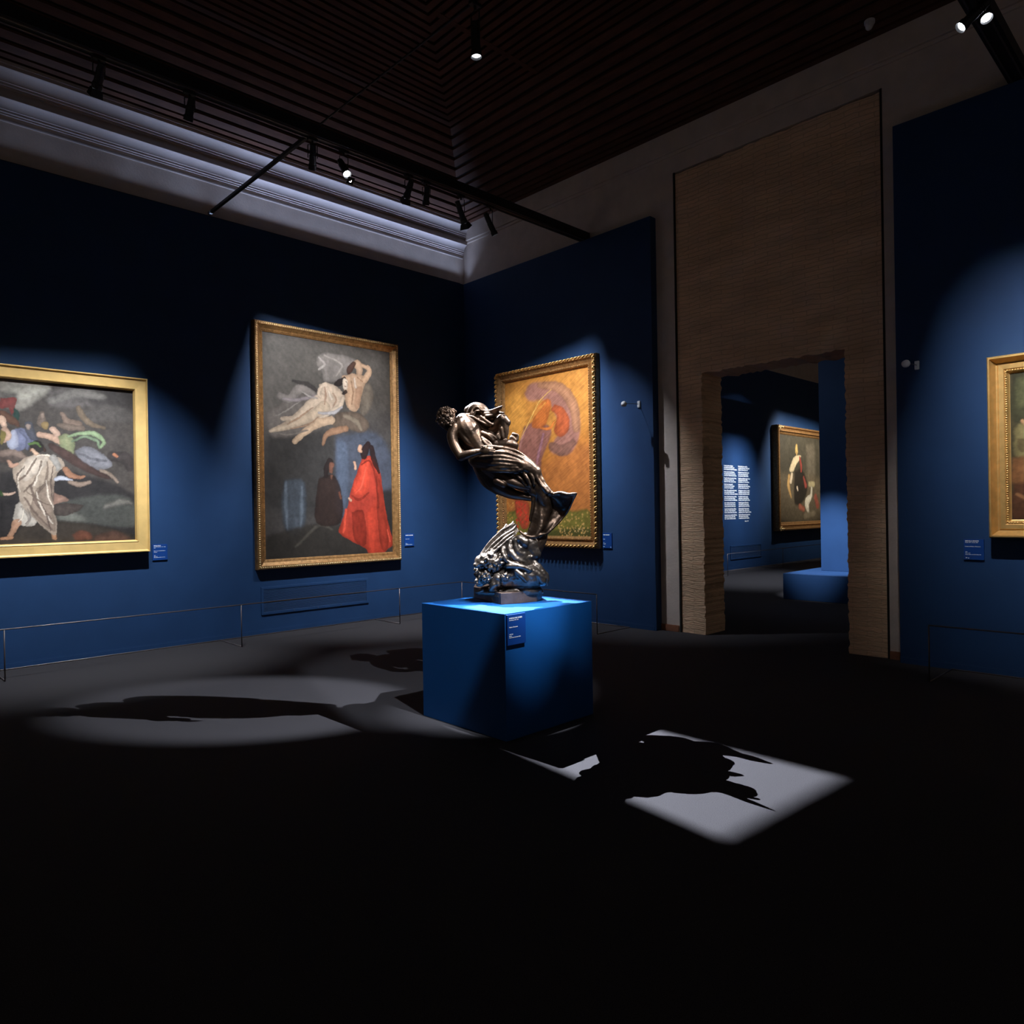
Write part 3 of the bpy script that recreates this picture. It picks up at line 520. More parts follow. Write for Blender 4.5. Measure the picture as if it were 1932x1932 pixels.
OPS2 = [('p','5c5650',0.234,[(-0.977,1.524),(1.107,1.552),(1.09,0.695),(-1.001,0.129)]),('p','3b3836',0.2,[(-0.981,0.131),(0.024,0.192),(0.005,-0.832),(-0.998,-0.823)]),('p','4a4f5c',0.1075,[(0.071,0.194),(0.747,0.278),(1.047,-0.184),(0.977,-1.057),(0.14,-1.039),(0.059,-0.422)]),('p','565f70',0.0645,[(0.081,0.133),(0.254,0.039),(0.242,-0.626),(0.144,-0.833),(0.078,-0.421)]),('p','4a5058',0.0492,[(-0.728,-0.456),(-0.433,-0.491),(-0.455,-1.145),(-0.71,-1.176),(-0.776,-0.825)]),('s','646c76',0.032,[(-0.708,-0.495),(-0.714,-0.826),(-0.699,-1.138)],[0.024,0.032,0.016]),('s','646c76',0.0336,[(-0.477,-0.551),(-0.483,-0.867),(-0.509,-1.143)],[0.021,0.0336,0.0168]),('p','35302b',0.078,[(-0.985,-1.205),(-0.313,-1.069),(0.139,-1.121),(0.348,-1.336),(1.047,-1.518),(1.046,-1.551),(-0.991,-1.539)]),('s','4e4840',0.0328,[(-0.577,-1.377),(-0.225,-1.091),(-0.001,-1.159)],[0.0205,0.0287,0.0164]),('p','2a2725',0.1175,[(0.73,-0.623),(1.064,-0.621),(1.06,-1.497),(0.722,-1.052)]),('p','6e655f',0.0585,[(-0.976,0.436),(-0.582,0.704),(-0.19,0.784),(0.17,0.572),(-0.2,0.259),(-0.759,0.115),(-0.961,0.17)]),('s','8a807a',0.028,[(-0.769,0.686),(-0.625,0.661),(-0.474,0.814),(-0.279,0.774)],[0.044,0.06,0.072,0.04]),('s','95898a',0.02,[(-0.729,0.651),(-0.519,0.651),(-0.236,0.739)],[0.016,0.028,0.02]),('p','857c76',0.0252,[(-0.214,1.304),(-0.09,1.366),(0.139,1.374),(0.422,1.329),(0.323,1.149),(0.132,1.002),(-0.098,0.955),(-0.14,1.112),(-0.216,1.183)]),('s','a59b94',0.0168,[(-0.181,1.289),(-0.093,1.199),(-0.184,1.117)],[0.0168,0.0252,0.0168]),('s','9c928a',0.0264,[(-0.091,1.332),(0.183,1.235),(0.087,1.058)],[0.0176,0.022,0.0176]),('p','7d7062',0.0368,[(0.513,1.003),(0.661,0.998),(0.707,0.789),(0.603,0.567),(0.48,0.557)]),('p','6b5a4c',0.0301,[(0.077,0.523),(0.384,0.57),(0.577,0.48),(0.624,0.356),(0.499,0.263),(0.26,0.31),(0.027,0.335)]),('s','8a7a68',0.0215,[(0.216,0.493),(0.405,0.425),(0.5,0.305)],[0.0301,0.0387,0.0215]),('s','3a3432',0.0287,[(-0.578,0.911),(-0.364,0.885),(-0.19,0.804)],[0.0164,0.0328,0.0205]),('s','c7a284',0.0138,[(0.445,1.269),(0.481,1.21),(0.467,1.124)],[0.069,0.0552,0.046]),('p','cba585',0.0129,[(0.18,1.069),(0.418,1.129),(0.588,1.075),(0.523,0.856),(0.432,0.584),(0.265,0.622),(0.222,0.826),(0.201,0.948)]),('p','c4997a',0.0225,[(0.415,0.929),(0.524,0.941),(0.458,0.639),(0.385,0.654)]),('s','cba585',0.0115,[(0.563,1.051),(0.653,1.211),(0.518,1.268)],[0.0506,0.0414,0.0276]),('s','4a2f24',0.0113,[(0.385,1.272),(0.324,1.191),(0.299,1.135)],[0.036,0.0495,0.0315]),('p','d3baa2',0.0126,[(-0.188,0.905),(-0.053,0.94),(0.107,0.896),(0.221,0.784),(0.195,0.657),(0.031,0.56),(-0.106,0.508),(-0.216,0.58),(-0.191,0.743)]),('p','c8ae95',0.0168,[(-0.192,0.703),(-0.06,0.553),(-0.285,0.453),(-0.526,0.276),(-0.736,0.223),(-0.94,0.19),(-0.672,0.364),(-0.457,0.558),(-0.325,0.67)]),('s','d0b8a0',0.0126,[(-0.147,0.707),(-0.326,0.59),(-0.523,0.415),(-0.754,0.377)],[0.084,0.0756,0.0462,0.0252]),('s','d2b99e',0.0126,[(-0.104,0.589),(-0.285,0.453),(-0.546,0.334),(-0.777,0.24),(-0.92,0.201)],[0.0924,0.0756,0.0546,0.0336,0.0252]),('s','d8c0a8',0.0108,[(-0.076,0.907),(-0.155,0.868),(-0.19,0.784),(-0.169,0.725)],[0.0387,0.0301,0.0258,0.0215]),('s','d8c0a8',0.0113,[(0.197,0.74),(0.125,0.61),(-0.061,0.492),(-0.242,0.396)],[0.036,0.036,0.027,0.0225]),('s','cfae8e',0.0129,[(0.006,0.415),(-0.198,0.359),(-0.376,0.247),(-0.572,0.077)],[0.0559,0.0645,0.0516,0.0387]),('s','9c7458',0.018,[(0.236,0.308),(0.026,0.253),(-0.089,0.185),(-0.137,0.06)],[0.045,0.0495,0.036,0.0225]),('s','b9b2b2',0.0172,[(-0.196,0.501),(0.031,0.519),(0.171,0.614)],[0.0172,0.0258,0.0172]),('s','2a1f1c',0.011,[(0.226,1.033),(0.131,0.961),(0.073,0.933)],[0.0264,0.0484,0.022]),('s','2a1f1c',0.0135,[(0.246,0.849),(0.198,0.813)],[0.027,0.018]),('s','ecd6be',0.009,[(0.237,0.993),(0.236,0.91)],[0.045,0.036]),('p','33241f',0.0258,[(-0.213,-0.427),(-0.009,-0.362),(0.104,-0.483),(0.168,-0.812),(0.093,-1.079),(-0.268,-1.05),(-0.25,-0.629)]),('s','2a1f1d',0.0172,[(-0.028,-0.179),(-0.087,-0.282),(-0.1,-0.384)],[0.0473,0.0473,0.0301]),('s','7a4f3e',0.0129,[(-0.006,-0.229),(-0.019,-0.321)],[0.0387,0.0258]),('s','6a4636',0.0132,[(-0.009,-0.382),(-0.01,-0.423)],[0.022,0.0132]),('s','6b4030',0.0172,[(0.113,-0.627),(0.135,-0.709)],[0.0172,0.0172]),('s','b08c74',0.0105,[(-0.099,0.874),(-0.079,0.754),(-0.104,0.63)],[0.0084,0.0147,0.0084]),('s','b39078',0.011,[(0.036,0.807),(0.08,0.708),(0.032,0.602)],[0.0066,0.0132,0.0066]),('s','e6d4c0',0.0105,[(-0.032,0.82),(0.011,0.722)],[0.0168,0.021]),('s','a8866c',0.0105,[(-0.283,0.574),(-0.459,0.439),(-0.673,0.305)],[0.0063,0.0126,0.0063]),('s','a8866c',0.0108,[(-0.197,0.44),(-0.418,0.304),(-0.632,0.25)],[0.0065,0.0108,0.0065]),('s','a37c60',0.0112,[(0.344,1.005),(0.365,0.84),(0.338,0.67)],[0.0067,0.0112,0.0067]),('s','a37c60',0.009,[(0.442,1.079),(0.526,1.026)],[0.009,0.009]),('s','2a1c18',0.0066,[(0.249,0.994),(0.256,0.987)],[0.0066,0.0066]),('s','7a4a3c',0.0066,[(0.229,0.926),(0.248,0.922)],[0.0066,0.0066]),('s','d9c2ae',0.0112,[(0.393,1.053),(0.415,0.929)],[0.018,0.018]),('s','8e857e',0.016,[(-0.836,0.409),(-0.669,0.501),(-0.477,0.636)],[0.006,0.014,0.008]),('s','7c726a',0.0156,[(-0.88,0.175),(-0.633,0.171),(-0.376,0.247)],[0.0078,0.0156,0.0098]),('s','a39a93',0.0126,[(-0.453,0.777),(-0.346,0.728),(-0.214,0.701)],[0.0084,0.0147,0.0084]),('p','b5371f',0.009,[(0.492,-0.118),(0.64,-0.069),(0.739,-0.173),(0.824,-0.364),(0.857,-0.622),(0.926,-1.013),(1.023,-1.386),(0.943,-1.47),(0.813,-1.539),(0.588,-1.516),(0.54,-1.45),(0.347,-1.357),(0.113,-1.224),(0.104,-1.121),(0.238,-0.833),(0.289,-0.626),(0.39,-0.373)]),('p','d2452a',0.018,[(0.491,-0.16),(0.64,-0.112),(0.635,-0.368),(0.58,-0.624),(0.433,-0.667),(0.314,-0.605),(0.414,-0.373)]),('p','8e2a19',0.018,[(0.308,-0.917),(0.429,-0.877),(0.525,-0.942),(0.541,-1.387),(0.348,-1.315)]),('p','c83f26',0.018,[(0.55,-0.921),(0.701,-0.837),(0.739,-1.46),(0.588,-1.495)]),('p','99301d',0.0188,[(0.736,-0.301),(0.833,-0.515),(0.877,-0.882),(0.945,-1.404),(0.815,-1.463),(0.749,-0.945)]),('s','7d2416',0.0138,[(0.49,-0.202),(0.639,-0.155),(0.734,-0.409),(0.776,-0.838)],[0.0092,0.0138,0.0161,0.0115]),('s','8a2818',0.0135,[(0.312,-0.667),(0.431,-0.73),(0.605,-0.624)],[0.0112,0.018,0.0112]),('s','e0553a',0.0138,[(0.563,-0.242),(0.484,-0.519),(0.385,-0.625)],[0.0138,0.0207,0.0115]),('s','d94b30',0.0172,[(0.214,-0.875),(0.185,-1.123),(0.16,-1.205)],[0.0215,0.0258,0.0172]),('s','e0553a',0.0144,[(0.923,-1.186),(0.971,-1.362)],[0.0096,0.0144]),('s','2b1814',0.009,[(0.607,0.099),(0.543,-0.01),(0.529,-0.085)],[0.045,0.0675,0.0495]),('s','2b1814',0.0141,[(0.668,0.06),(0.702,-0.11),(0.786,-0.322)],[0.0376,0.047,0.0188]),('s','c99a7c',0.0069,[(0.471,0.061),(0.458,0.007),(0.482,-0.013)],[0.0322,0.0322,0.023]),('s','c99a7c',0.009,[(0.369,-0.185),(0.387,-0.269)],[0.0225,0.0225]),('s','c99a7c',0.009,[(0.269,-0.709),(0.299,-0.74)],[0.018,0.0202])]
OPS3 = [('p','b97c38',0.232,[(-0.952,1.208),(0.14,1.232),(0.823,1.213),(0.805,0.337),(-0.974,0.269)]),('p','c88a3e',0.1425,[(-0.89,0.918),(-0.488,1.007),(-0.41,0.224),(-0.907,0.216)]),('p','b06a34',0.265,[(-0.196,-0.129),(0.855,0.124),(0.833,-0.918),(-0.934,-0.91)]),('p','8f6258',0.0648,[(-0.425,0.975),(-0.294,1.117),(-0.014,1.1),(0.312,1.033),(0.537,0.789),(0.672,0.561),(0.666,0.245),(0.521,0.022),(0.29,-0.005),(0.085,0.097),(0.298,0.385),(0.04,0.806),(-0.3,0.847)]),('s','a07052',0.0424,[(-0.107,1.068),(0.311,0.968),(0.563,0.679),(0.612,0.355)],[0.0371,0.0795,0.0901,0.0636]),('s','7d5648',0.04,[(0.116,0.138),(0.349,0.056),(0.552,0.148)],[0.06,0.085,0.05]),('p','875850',0.054,[(-0.436,0.476),(-0.181,0.53),(0.121,0.401),(0.056,0.187),(-0.07,-0.025),(-0.135,-0.199),(-0.415,-0.003),(-0.574,0.145)]),('s','a8746a',0.0385,[(-0.404,0.451),(-0.505,0.277),(-0.541,0.143)],[0.022,0.033,0.022]),('s','9c6c74',0.0312,[(-0.031,0.327),(-0.129,0.068),(-0.197,-0.151)],[0.0208,0.0312,0.0208]),('p','b5622c',0.0364,[(-0.051,0.817),(0.071,0.846),(0.129,0.751),(0.033,0.498),(-0.091,0.421),(-0.277,0.461),(-0.177,0.698)]),('p','a8502a',0.0312,[(0.188,0.744),(0.363,0.681),(0.474,0.518),(0.471,0.347),(0.325,0.252),(0.18,0.352),(0.244,0.564),(0.127,0.664)]),('s','c8823c',0.0208,[(0.009,0.787),(-0.146,0.694),(-0.307,0.532)],[0.0156,0.0208,0.0156]),('s','cc7434',0.0204,[(0.183,0.483),(0.091,0.404),(-0.091,0.421)],[0.0204,0.0255,0.0153]),('s','d9a85a',0.0156,[(0.134,0.97),(-0.113,0.824),(-0.273,0.618),(-0.404,0.451),(-0.538,0.28)],[0.0052,0.0078,0.0104,0.0078,0.0052]),('p','6d6a2c',0.058,[(-0.932,-0.839),(0.006,-0.737),(0.502,-0.831),(0.835,-0.835),(0.852,-1.294),(-0.944,-1.333)]),('p','4a4a22',0.0795,[(-0.125,-1.115),(0.857,-1.085),(0.852,-1.294),(-0.129,-1.315)]),('d','d8a860',0.0255,(0.213,-0.85,0.827,-1.221),70,0.0179),('d','c99048',0.0228,(-0.893,-0.652,-0.667,-1.027),30,0.0171),('d','e0b878',0.0204,(0.268,-1.024,0.8,-1.211),30,0.0153),('p','b04a30',0.028,[(-0.674,-0.634),(-0.43,-0.662),(-0.352,-0.777),(-0.375,-1.049),(-0.504,-1.095),(-0.6,-0.98),(-0.662,-0.819)]),('d','d83c2c',0.0224,(-0.651,-0.646,-0.375,-1.071),34,0.0252),('d','8a3a28',0.0168,(-0.651,-0.646,-0.375,-1.071),14,0.014)]
OPS4 = [('p','3c3a24',0.033,[(-0.788,0.676),(-0.433,0.657),(-0.438,0.199),(-0.793,0.234)]),('p','5a5838',0.0315,[(-0.769,0.613),(-0.622,0.639),(-0.529,0.44),(-0.723,0.346),(-0.771,0.399)]),('p','8a7c50',0.0264,[(-0.784,0.162),(-0.724,0.204),(-0.628,0.1),(-0.669,-0.085),(-0.777,-0.077)]),('p','6b5a38',0.022,[(-0.766,0.077),(-0.629,0.054),(-0.534,-0.024),(-0.728,-0.057)]),('p','8a5a34',0.044,[(-0.798,-0.1),(-0.442,-0.1),(-0.445,-0.376),(-0.801,-0.363)]),('p','5c3824',0.044,[(-0.801,-0.339),(-0.444,-0.318),(-0.449,-0.663),(-0.805,-0.662)]),('s','b98a60',0.0105,[(-0.724,0.227),(-0.676,0.175),(-0.608,0.192)],[0.0147,0.021,0.0168]),('s','9a6a44',0.011,[(-0.772,-0.436),(-0.693,-0.473),(-0.636,-0.533)],[0.0176,0.0198,0.011]),('s','a8825a',0.0126,[(-0.348,0.076),(-0.333,-0.153),(-0.372,-0.378)],[0.063,0.084,0.0525]),('s','74603e',0.0114,[(-0.083,0.273),(-0.045,-0.061),(-0.091,-0.388)],[0.057,0.0855,0.0475])]
OPS5 = [('p','4a4434',0.342,[(-1.702,1.21),(1.128,1.227),(1.069,-0.37),(-1.756,-0.388)]),('p','6a604c',0.256,[(0.204,0.981),(0.746,0.969),(0.712,0.022),(0.259,0.013)]),('p','6b5d44',0.345,[(-1.582,0.124),(1.084,0.029),(1.04,-1.166),(-1.624,-1.115)]),('p','2a241c',0.123,[(-0.601,0.223),(-0.085,0.275),(0.25,-0.22),(-0.119,-0.684),(-0.632,-0.682)]),('s','c4a050',0.0248,[(-0.449,0.947),(-0.454,0.796)],[0.062,0.0868]),('s','b08a48',0.0186,[(-0.447,0.758),(-0.449,0.701)],[0.0372,0.0372]),('p','d6bf90',0.0242,[(-0.672,0.597),(-0.415,0.683),(-0.158,0.656),(-0.511,0.377),(-0.686,0.202),(-0.934,0.233)]),('s','9c3a28',0.0248,[(-0.246,0.614),(-0.168,0.388),(-0.173,0.235)],[0.0496,0.062,0.0496]),('s','c89a50',0.036,[(-0.94,0.065),(-0.99,-0.197),(-0.836,-0.531)],[0.072,0.084,0.036]),('s','e0c8a0',0.0242,[(-0.773,0.106),(-0.846,-0.083)],[0.0726,0.0726]),('s','9a4030',0.0381,[(-0.005,0.047),(0.119,-0.183)],[0.0508,0.0889]),('s','d8c0a0',0.0186,[(-0.448,-0.247),(-0.408,-0.322)],[0.0434,0.0372]),('p','b0a070',0.0512,[(0.301,-0.064),(0.709,-0.057),(0.703,-0.214),(0.34,-0.219)]),('s','e4d8b8',0.026,[(0.519,-0.256),(0.465,-0.491),(0.189,-0.685),(0.269,-0.957)],[0.052,0.078,0.143,0.065]),('s','a85a3c',0.0504,[(-0.296,-0.797),(-0.038,-0.876)],[0.0882,0.0882]),('s','9a4a34',0.0665,[(0.784,-0.529),(0.914,-0.767)],[0.1064,0.1064]),('s','8a7a5c',0.0882,[(0.043,-1.07),(0.675,-1.002)],[0.0882,0.0756])]


# wide ochre gilt frame, left edge of the picture
W1, H1 = 3.02, 2.045
prof = [(0, 0, 0), (0, .125, 0), (.006, .135, 1), (.014, .135, 1), (.020, .118, 1), (.030, .112, 0), (.122, .106, 0), (.126, .112, 1), (.134, .108, 1), (.146, .075, 1), (.146, .055, 2)]
cv = canvas_mesh(W1-.27, H1-.27, OPS1, '463f3a', .0062, seed=21, brush=.22, gain=1.08, sat=.78)
p, fr = painting((XL, 2.828-W1/2, 2.208), PI/2, W1, H1, prof, [M['goldochre'], M['goldlight'], M['backing']], cv,
    'wide stormy figure painting in a broad flat gilt frame, cut off by the left edge')
m = MB(); m.box((-.52, -.109, -H1/2+.034), (-W1/2+1.37+.215-.1, -.1055, -H1/2+.112)); plq = m.build('name_plaque', M['goldochre'], p)
# plaque sits on the lower rail, its end is in view
plq.data.transform(Matrix.Translation((.37+.0, 0, 0)))
text_obj('VITALE SALA', .030, M['plaque_ink'], plq, (-.285+.0, -.1097, -H1/2+.086), width=1.5)
text_obj('1803-1835', .018, M['plaque_ink'], plq, (-.16, -.1097, -H1/2+.064), width=1.4)
text_obj('ACCADEMIA DI BRERA', .018, M['plaque_ink'], plq, (-.27, -.1097, -H1/2+.043), width=1.4)

# tall painting
W2, H2 = 2.29, 3.31
prof = [(0, 0, 0), (0, .085, 0), (.010, .100, 1), (.042, .100, 0), (.050, .088, 2), (.092, .060, 2), (.098, .064, 1), (.128, .052, 1), (.132, .040, 0)]
cv = canvas_mesh(W2-.24, H2-.24, OPS2, '4b4643', .0068, seed=33, brush=.14, gain=.86, sat=.95)
p, fr = painting((XL, 5.307, 2.526), PI/2, W2, H2, prof, [M['goldold'], M['goldlight'], M['goldbrown']], cv,
    'tall painting of pale floating figures above a red robed figure, thin beaded gilt frame')
m = MB()
for x, z, ax, s in rect_path(W2, H2, .026, .030):
    m.sphere((x, -.100, z), .0115, 6, 4, (1, .7, 1))
m.build('bead_moulding', M['goldlight'], p, smooth=True)
m = MB()
for x, z, ax, s in rect_path(W2, H2, .112, .022): m.sphere((x, -.058, z), .0075, 5, 4)
m.build('inner_bead_moulding', M['goldold'], p, smooth=True)

# orange painting in carved twisted frame
W3, H3 = 2.045, 2.72
prof = [(0, 0, 2), (0, .075, 2), (.012, .105, 0), (.045, .112, 0), (.060, .085, 2), (.105, .060, 2), (.120, .085, 0), (.140, .082, 0), (.155, .055, 1), (.165, .048, 1), (.168, .038, 1)]
cv = canvas_mesh(W3-.31, H3-.31, OPS3, 'b0702f', .0068, seed=45, brush=.30, gain=.92, streak=.55)
p, fr = painting((-7.377, YB, 2.412), 0, W3, H3, prof, [M['goldold'], M['goldlight'], M['goldbrown']], cv,
    'orange painting with a purple swirl and flower meadow, carved gilt frame, behind the bronze')
m = MB()
for i, (x, z, ax, s) in enumerate(rect_path(W3, H3, .026, .072)):
    a = .6
    dx, dz = (math.cos(a), math.sin(a)) if ax == 0 else (math.sin(a), math.cos(a))
    L = .030
    m.tube([(x-dx*L, -.098, z-dz*L), (x-dx*L*.4, -.122, z-dz*L*.4), (x+dx*L*.4, -.124, z+dz*L*.4), (x+dx*L, -.100, z+dz*L)], [.006, .013, .013, .006], 7, round_ends=True)
    m.sphere((x+dz*.02, -.110, z-dx*.02), .009, 6, 4)
m.build('twisted_ribbon_moulding', M['gold'], p, smooth=True)
m = MB()
for x, z, ax, s in rect_path(W3, H3, .130, .036): m.sphere((x, -.086, z), .010, 6, 4)
m.build('inner_bead_moulding', M['goldold'], p, smooth=True)

# gold frame at the right edge
W4, H4 = 1.95, 1.655
prof = [(0, 0, 0), (0, .12, 0), (.010, .135, 1), (.022, .135, 1), (.030, .118, 2), (.060, .075, 0), (.072, .072, 1), (.082, .082, 1), (.120, .080, 1), (.128, .072, 1), (.146, .068, 0), (.158, .050, 1), (.166, .046, 1)]
cv = canvas_mesh(W4-.31, H4-.31, OPS4, '463e28', .008, seed=51, brush=.25)
p, fr = painting((-1.722+W4/2, YB, 2.108), 0, W4, H4, prof, [M['gold'], M['goldlight'], M['goldbrown']], cv,
    'dark landscape painting in a deep bright gold frame, cut off by the right edge')
m = MB()
for x, z, ax, s in rect_path(W4, H4, .137, .021): m.sphere((x, -.072, z), .0105, 6, 4, (1, .7, 1))
m.build('bead_moulding', M['gold'], p, smooth=True)

# painting in the room beyond
W5, H5 = 3.6, 2.93
prof = [(0, 0, 0), (0, .16, 0), (.02, .19, 1), (.05, .19, 1), (.07, .15, 0), (.12, .14, 0), (.15, .16, 0), (.18, .12, 0), (.22, .10, 1), (.24, .08, 1)]
cv = canvas_mesh(W5-.46, H5-.46, OPS5, '3a3426', .014, seed=61, brush=.18, gain=.85, sat=.85)
p, fr = painting((XF, 18.95+W5/2, 2.385), PI/2, W5, H5, prof, [M['goldold'], M['goldlight'], M['goldbrown']], cv,
    'dark painting in a heavy gilt frame on the far wall, seen through the doorway')
for sx in (-1, 1):
    for sz in (-1, 1):
        m = MB(); r = random.Random(3)
        for k in range(16): m.sphere((sx*(W5/2-.10+r.uniform(-.08, .08)), -.19, sz*(H5/2-.06+r.uniform(-.05, .05))), .022, 6, 4)
        for k in range(3): m.tube([(sx*(W5/2-.05-.09*k), -.19, sz*(H5/2-.03)), (sx*(W5/2-.10-.09*k), -.205, sz*(H5/2-.07)), (sx*(W5/2-.14-.09*k), -.19, sz*(H5/2-.03))], .012, 6)
        m.build('corner_ornament', M['goldlight'], p, smooth=True)

# ------------------------------------------------------------------ wall verses beyond
V1 = """O animal grazïoso e benigno
che visitando vai per l'aere perso
noi che tignemmo il mondo di sanguigno,|se fosse amico il re de l'universo,
noi pregheremmo lui de la tua pace,
poi c'hai pietà del nostro mal perverso.|Di quel che udire e che parlar vi piace,
noi udiremo e parleremo a voi,
mentre che 'l vento, come fa, ci tace.|Siede la terra dove nata fui
su la marina dove 'l Po discende
per aver pace co' seguaci sui.|Amor, ch'al cor gentil ratto s'apprende,
prese costui de la bella persona
che mi fu tolta; e 'l modo ancor m'offende.|Amor, ch'a nullo amato amar perdona,
mi prese del costui piacer sì forte,
che, come vedi, ancor non m'abbandona.|Amor condusse noi ad una morte.
Caina attende chi a vita ci spense».
Queste parole da lor ci fuor porte.|Quand' io intesi quell' anime offense,
china' il viso, e tanto il tenni basso,
fin che 'l poeta mi disse: «Che pense?».|Quando rispuosi, cominciai: «Oh lasso,
quanti dolci pensier, quanto disio
menò costoro al doloroso passo!»."""
V2 = """Poi mi rivolsi a loro e parla' io,
e cominciai: «Francesca, i tuoi martìri
a lagrimar mi fanno tristo e pio.|Ma dimmi: al tempo d'i dolci sospiri,
a che e come concedette amore
che conosceste i dubbiosi disiri?».|E quella a me: «Nessun maggior dolore
che ricordarsi del tempo felice
ne la miseria; e ciò sa 'l tuo dottore.|Ma s'a conoscer la prima radice
del nostro amor tu hai cotanto affetto,
dirò come colui che piange e dice.|Noi leggiavamo un giorno per diletto
di Lancialotto come amor lo strinse;
soli eravamo e sanza alcun sospetto.|Per più fïate li occhi ci sospinse
quella lettura, e scolorocci il viso;
ma solo un punto fu quel che ci vinse.|Quando leggemmo il disïato riso
esser basciato da cotanto amante,
questi, che mai da me non fia diviso,|la bocca mi basciò tutto tremante.
Galeotto fu 'l libro e chi lo scrisse:
quel giorno più non vi leggemmo avante».|Mentre che l'uno spirto questo disse,
l'altro piangëa; sì che di pietade
io venni men così com' io morisse."""
t = empty('wall_verses', (XF+.002, 16.36, 1.25), PI/2, 'white verses in two columns on the blue wall beyond the doorway', 'wall text')
for j, V in enumerate((V1, V2)):
    for i, st in enumerate(V.split('|')):
        text_obj(st, .0455, M['text'], t, (.0+j*.71, -.002, 2.655-1.25-.02-i*.156), name='stanza', spacing=.98, bold=.0035, width=.86)
text_obj('Inferno, V 88', .036, M['text'], t, (1.02, -.002, -.03), name='source_line', bold=.002)

# ------------------------------------------------------------------ ventilation grilles
def grille(loc, rotz, w, h, n, label):
    t = empty('ventilation_grille', loc, rotz, label, 'vent', 'ventilation grilles')
    m = MB(); b = .035
    m.box((-w/2, -.016, -h/2), (w/2, 0, -h/2+b)); m.box((-w/2, -.016, h/2-b), (w/2, 0, h/2))
    m.box((-w/2, -.016, -h/2+b), (-w/2+b, 0, h/2-b)); m.box((w/2-b, -.016, -h/2+b), (w/2, 0, h/2-b))
    m.build('grille_frame', M['blue'], t, bevel=.003)
    m = MB()
    for i in range(n):
        z = -h/2+b+(h-2*b)*(i+.5)/n; R = Matrix.Translation((0, -.006, z)) @ Matrix.Rotation(.7, 4, 'X')
        m.box((-w/2+b, -.009, -.0018), (w/2-b, .009, .0018), R)
    m.build('louvres', M['blue'], t)
    m = MB(); m.box((-w/2+b, -.001, -h/2+b), (w/2-b, .0, h/2-b)); m.build('duct_backing', M['void'], t)
    for k in (-.22, -.0, .22):
        m = MB(); m.sphere((k*w, -.017, -h/2+.02), .007, 8, 5); m.build('screw', M['rail'], t)
    return t
grille((XL, 5.065, .446), PI/2, 1.66, .372, 17, 'long blue ventilation grille low on the wall under the tall painting')
grille((XF, 17.43, .445), PI/2, 1.63, .36, 12, 'blue ventilation grille low on the far wall under the verses')

# ------------------------------------------------------------------ barriers
def barrier(label, tops, feet, wallbars, group='low visitor barriers', z=.513):
    b0 = feet[0][0]
    t = empty('barrier_rail', (b0[0], b0[1], 0), 0, label, 'barrier', group)
    o = Vector((b0[0], b0[1], 0)); r = .0065
    m = MB()
    for a, b in zip(tops, tops[1:]): m.tube([Vector((*a, z))-o, Vector((*b, z))-o], r, 8)
    m.build('top_rail', M['rail'], t, smooth=True)
    for f, wl in feet:
        m = MB(); m.tube([Vector((*f, r))-o, Vector((*f, z))-o], r, 8); m.build('post', M['rail'], t, smooth=True)
        if wl:
            m = MB(); m.tube([Vector((*f, r))-o, Vector((*wl, r))-o], r, 8); m.build('foot_bar', M['rail'], t, smooth=True)
    for a, b in wallbars:
        m = MB(); m.tube([Vector((*a, r))-o, Vector((*b, r))-o], r, 8); m.build('floor_bar', M['rail'], t, smooth=True)
    return t
bx, by = -8.57, 7.155
xw, yw = XL+.025, YB-.025
barrier('thin dark barrier along the left blue wall, turning the corner to the orange painting',
    [(bx, -3.5), (bx, by), (-5.89, by)],
    [((bx, -3.4), (xw, -3.4)), ((bx, -1.05), (xw, -1.05)), ((bx, 1.30), (xw, 1.30)), ((bx, 3.675), (xw, 3.675)), ((bx, 5.99), (xw, 5.99)), ((bx, by), None), ((-5.89, by), (-5.89, yw))],
    [((xw, -3.4), (xw, yw)), ((xw, yw), (-5.89, yw))])
barrier('thin dark barrier in front of the right blue wall, at the right edge',
    [(-2.065, by), (2.6, by)], [((-2.065, by), (-2.065, yw)), ((.3, by), (.3, yw)), ((2.6, by), (2.6, yw))], [((-2.065, yw), (2.6, yw))])
xf = XF+.72
barrier('thin barrier in front of the far wall, seen through the doorway', [(xf, 15.2), (xf, 23.5)],
    [((xf, 15.2), (XF+.03, 15.2)), ((xf, 18.0), (XF+.03, 18.0)), ((xf, 20.4), (XF+.03, 20.4)), ((xf, 23.5), (XF+.03, 23.5))], [((XF+.03, 15.2), (XF+.03, 23.5))])

# ------------------------------------------------------------------ wall sensors
def sensor(loc, label):
    t = empty('wall_sensor', loc, 0, label, 'sensor', 'white wall sensors')
    m = MB(); m.box((-.021, -.022, -.043), (.021, 0, .043)); m.build('wall_box', M['white'], t, bevel=.006)
    m = MB(); m.tube([(0, -.02, .0), (0, -.17, -.006), (0, -.315, -.022)], .0032, 8); m.build('arm', M['rail'], t, smooth=True)
    m = MB(); m.tube([(0, -.305, -.020), (0, -.325, -.024), (0, -.350, -.030), (0, -.366, -.040)], [.018, .037, .036, .020], 14, round_ends=True)
    m.build('sensor_head', M['white'], t, smooth=True)
    return t
sensor((-5.69, YB, 2.985), 'small white sensor on a thin arm, on the wall between orange painting and doorway')
sensor((-2.335, YB, 2.975), 'small white sensor on a thin arm, on the wall right of the brick bay')

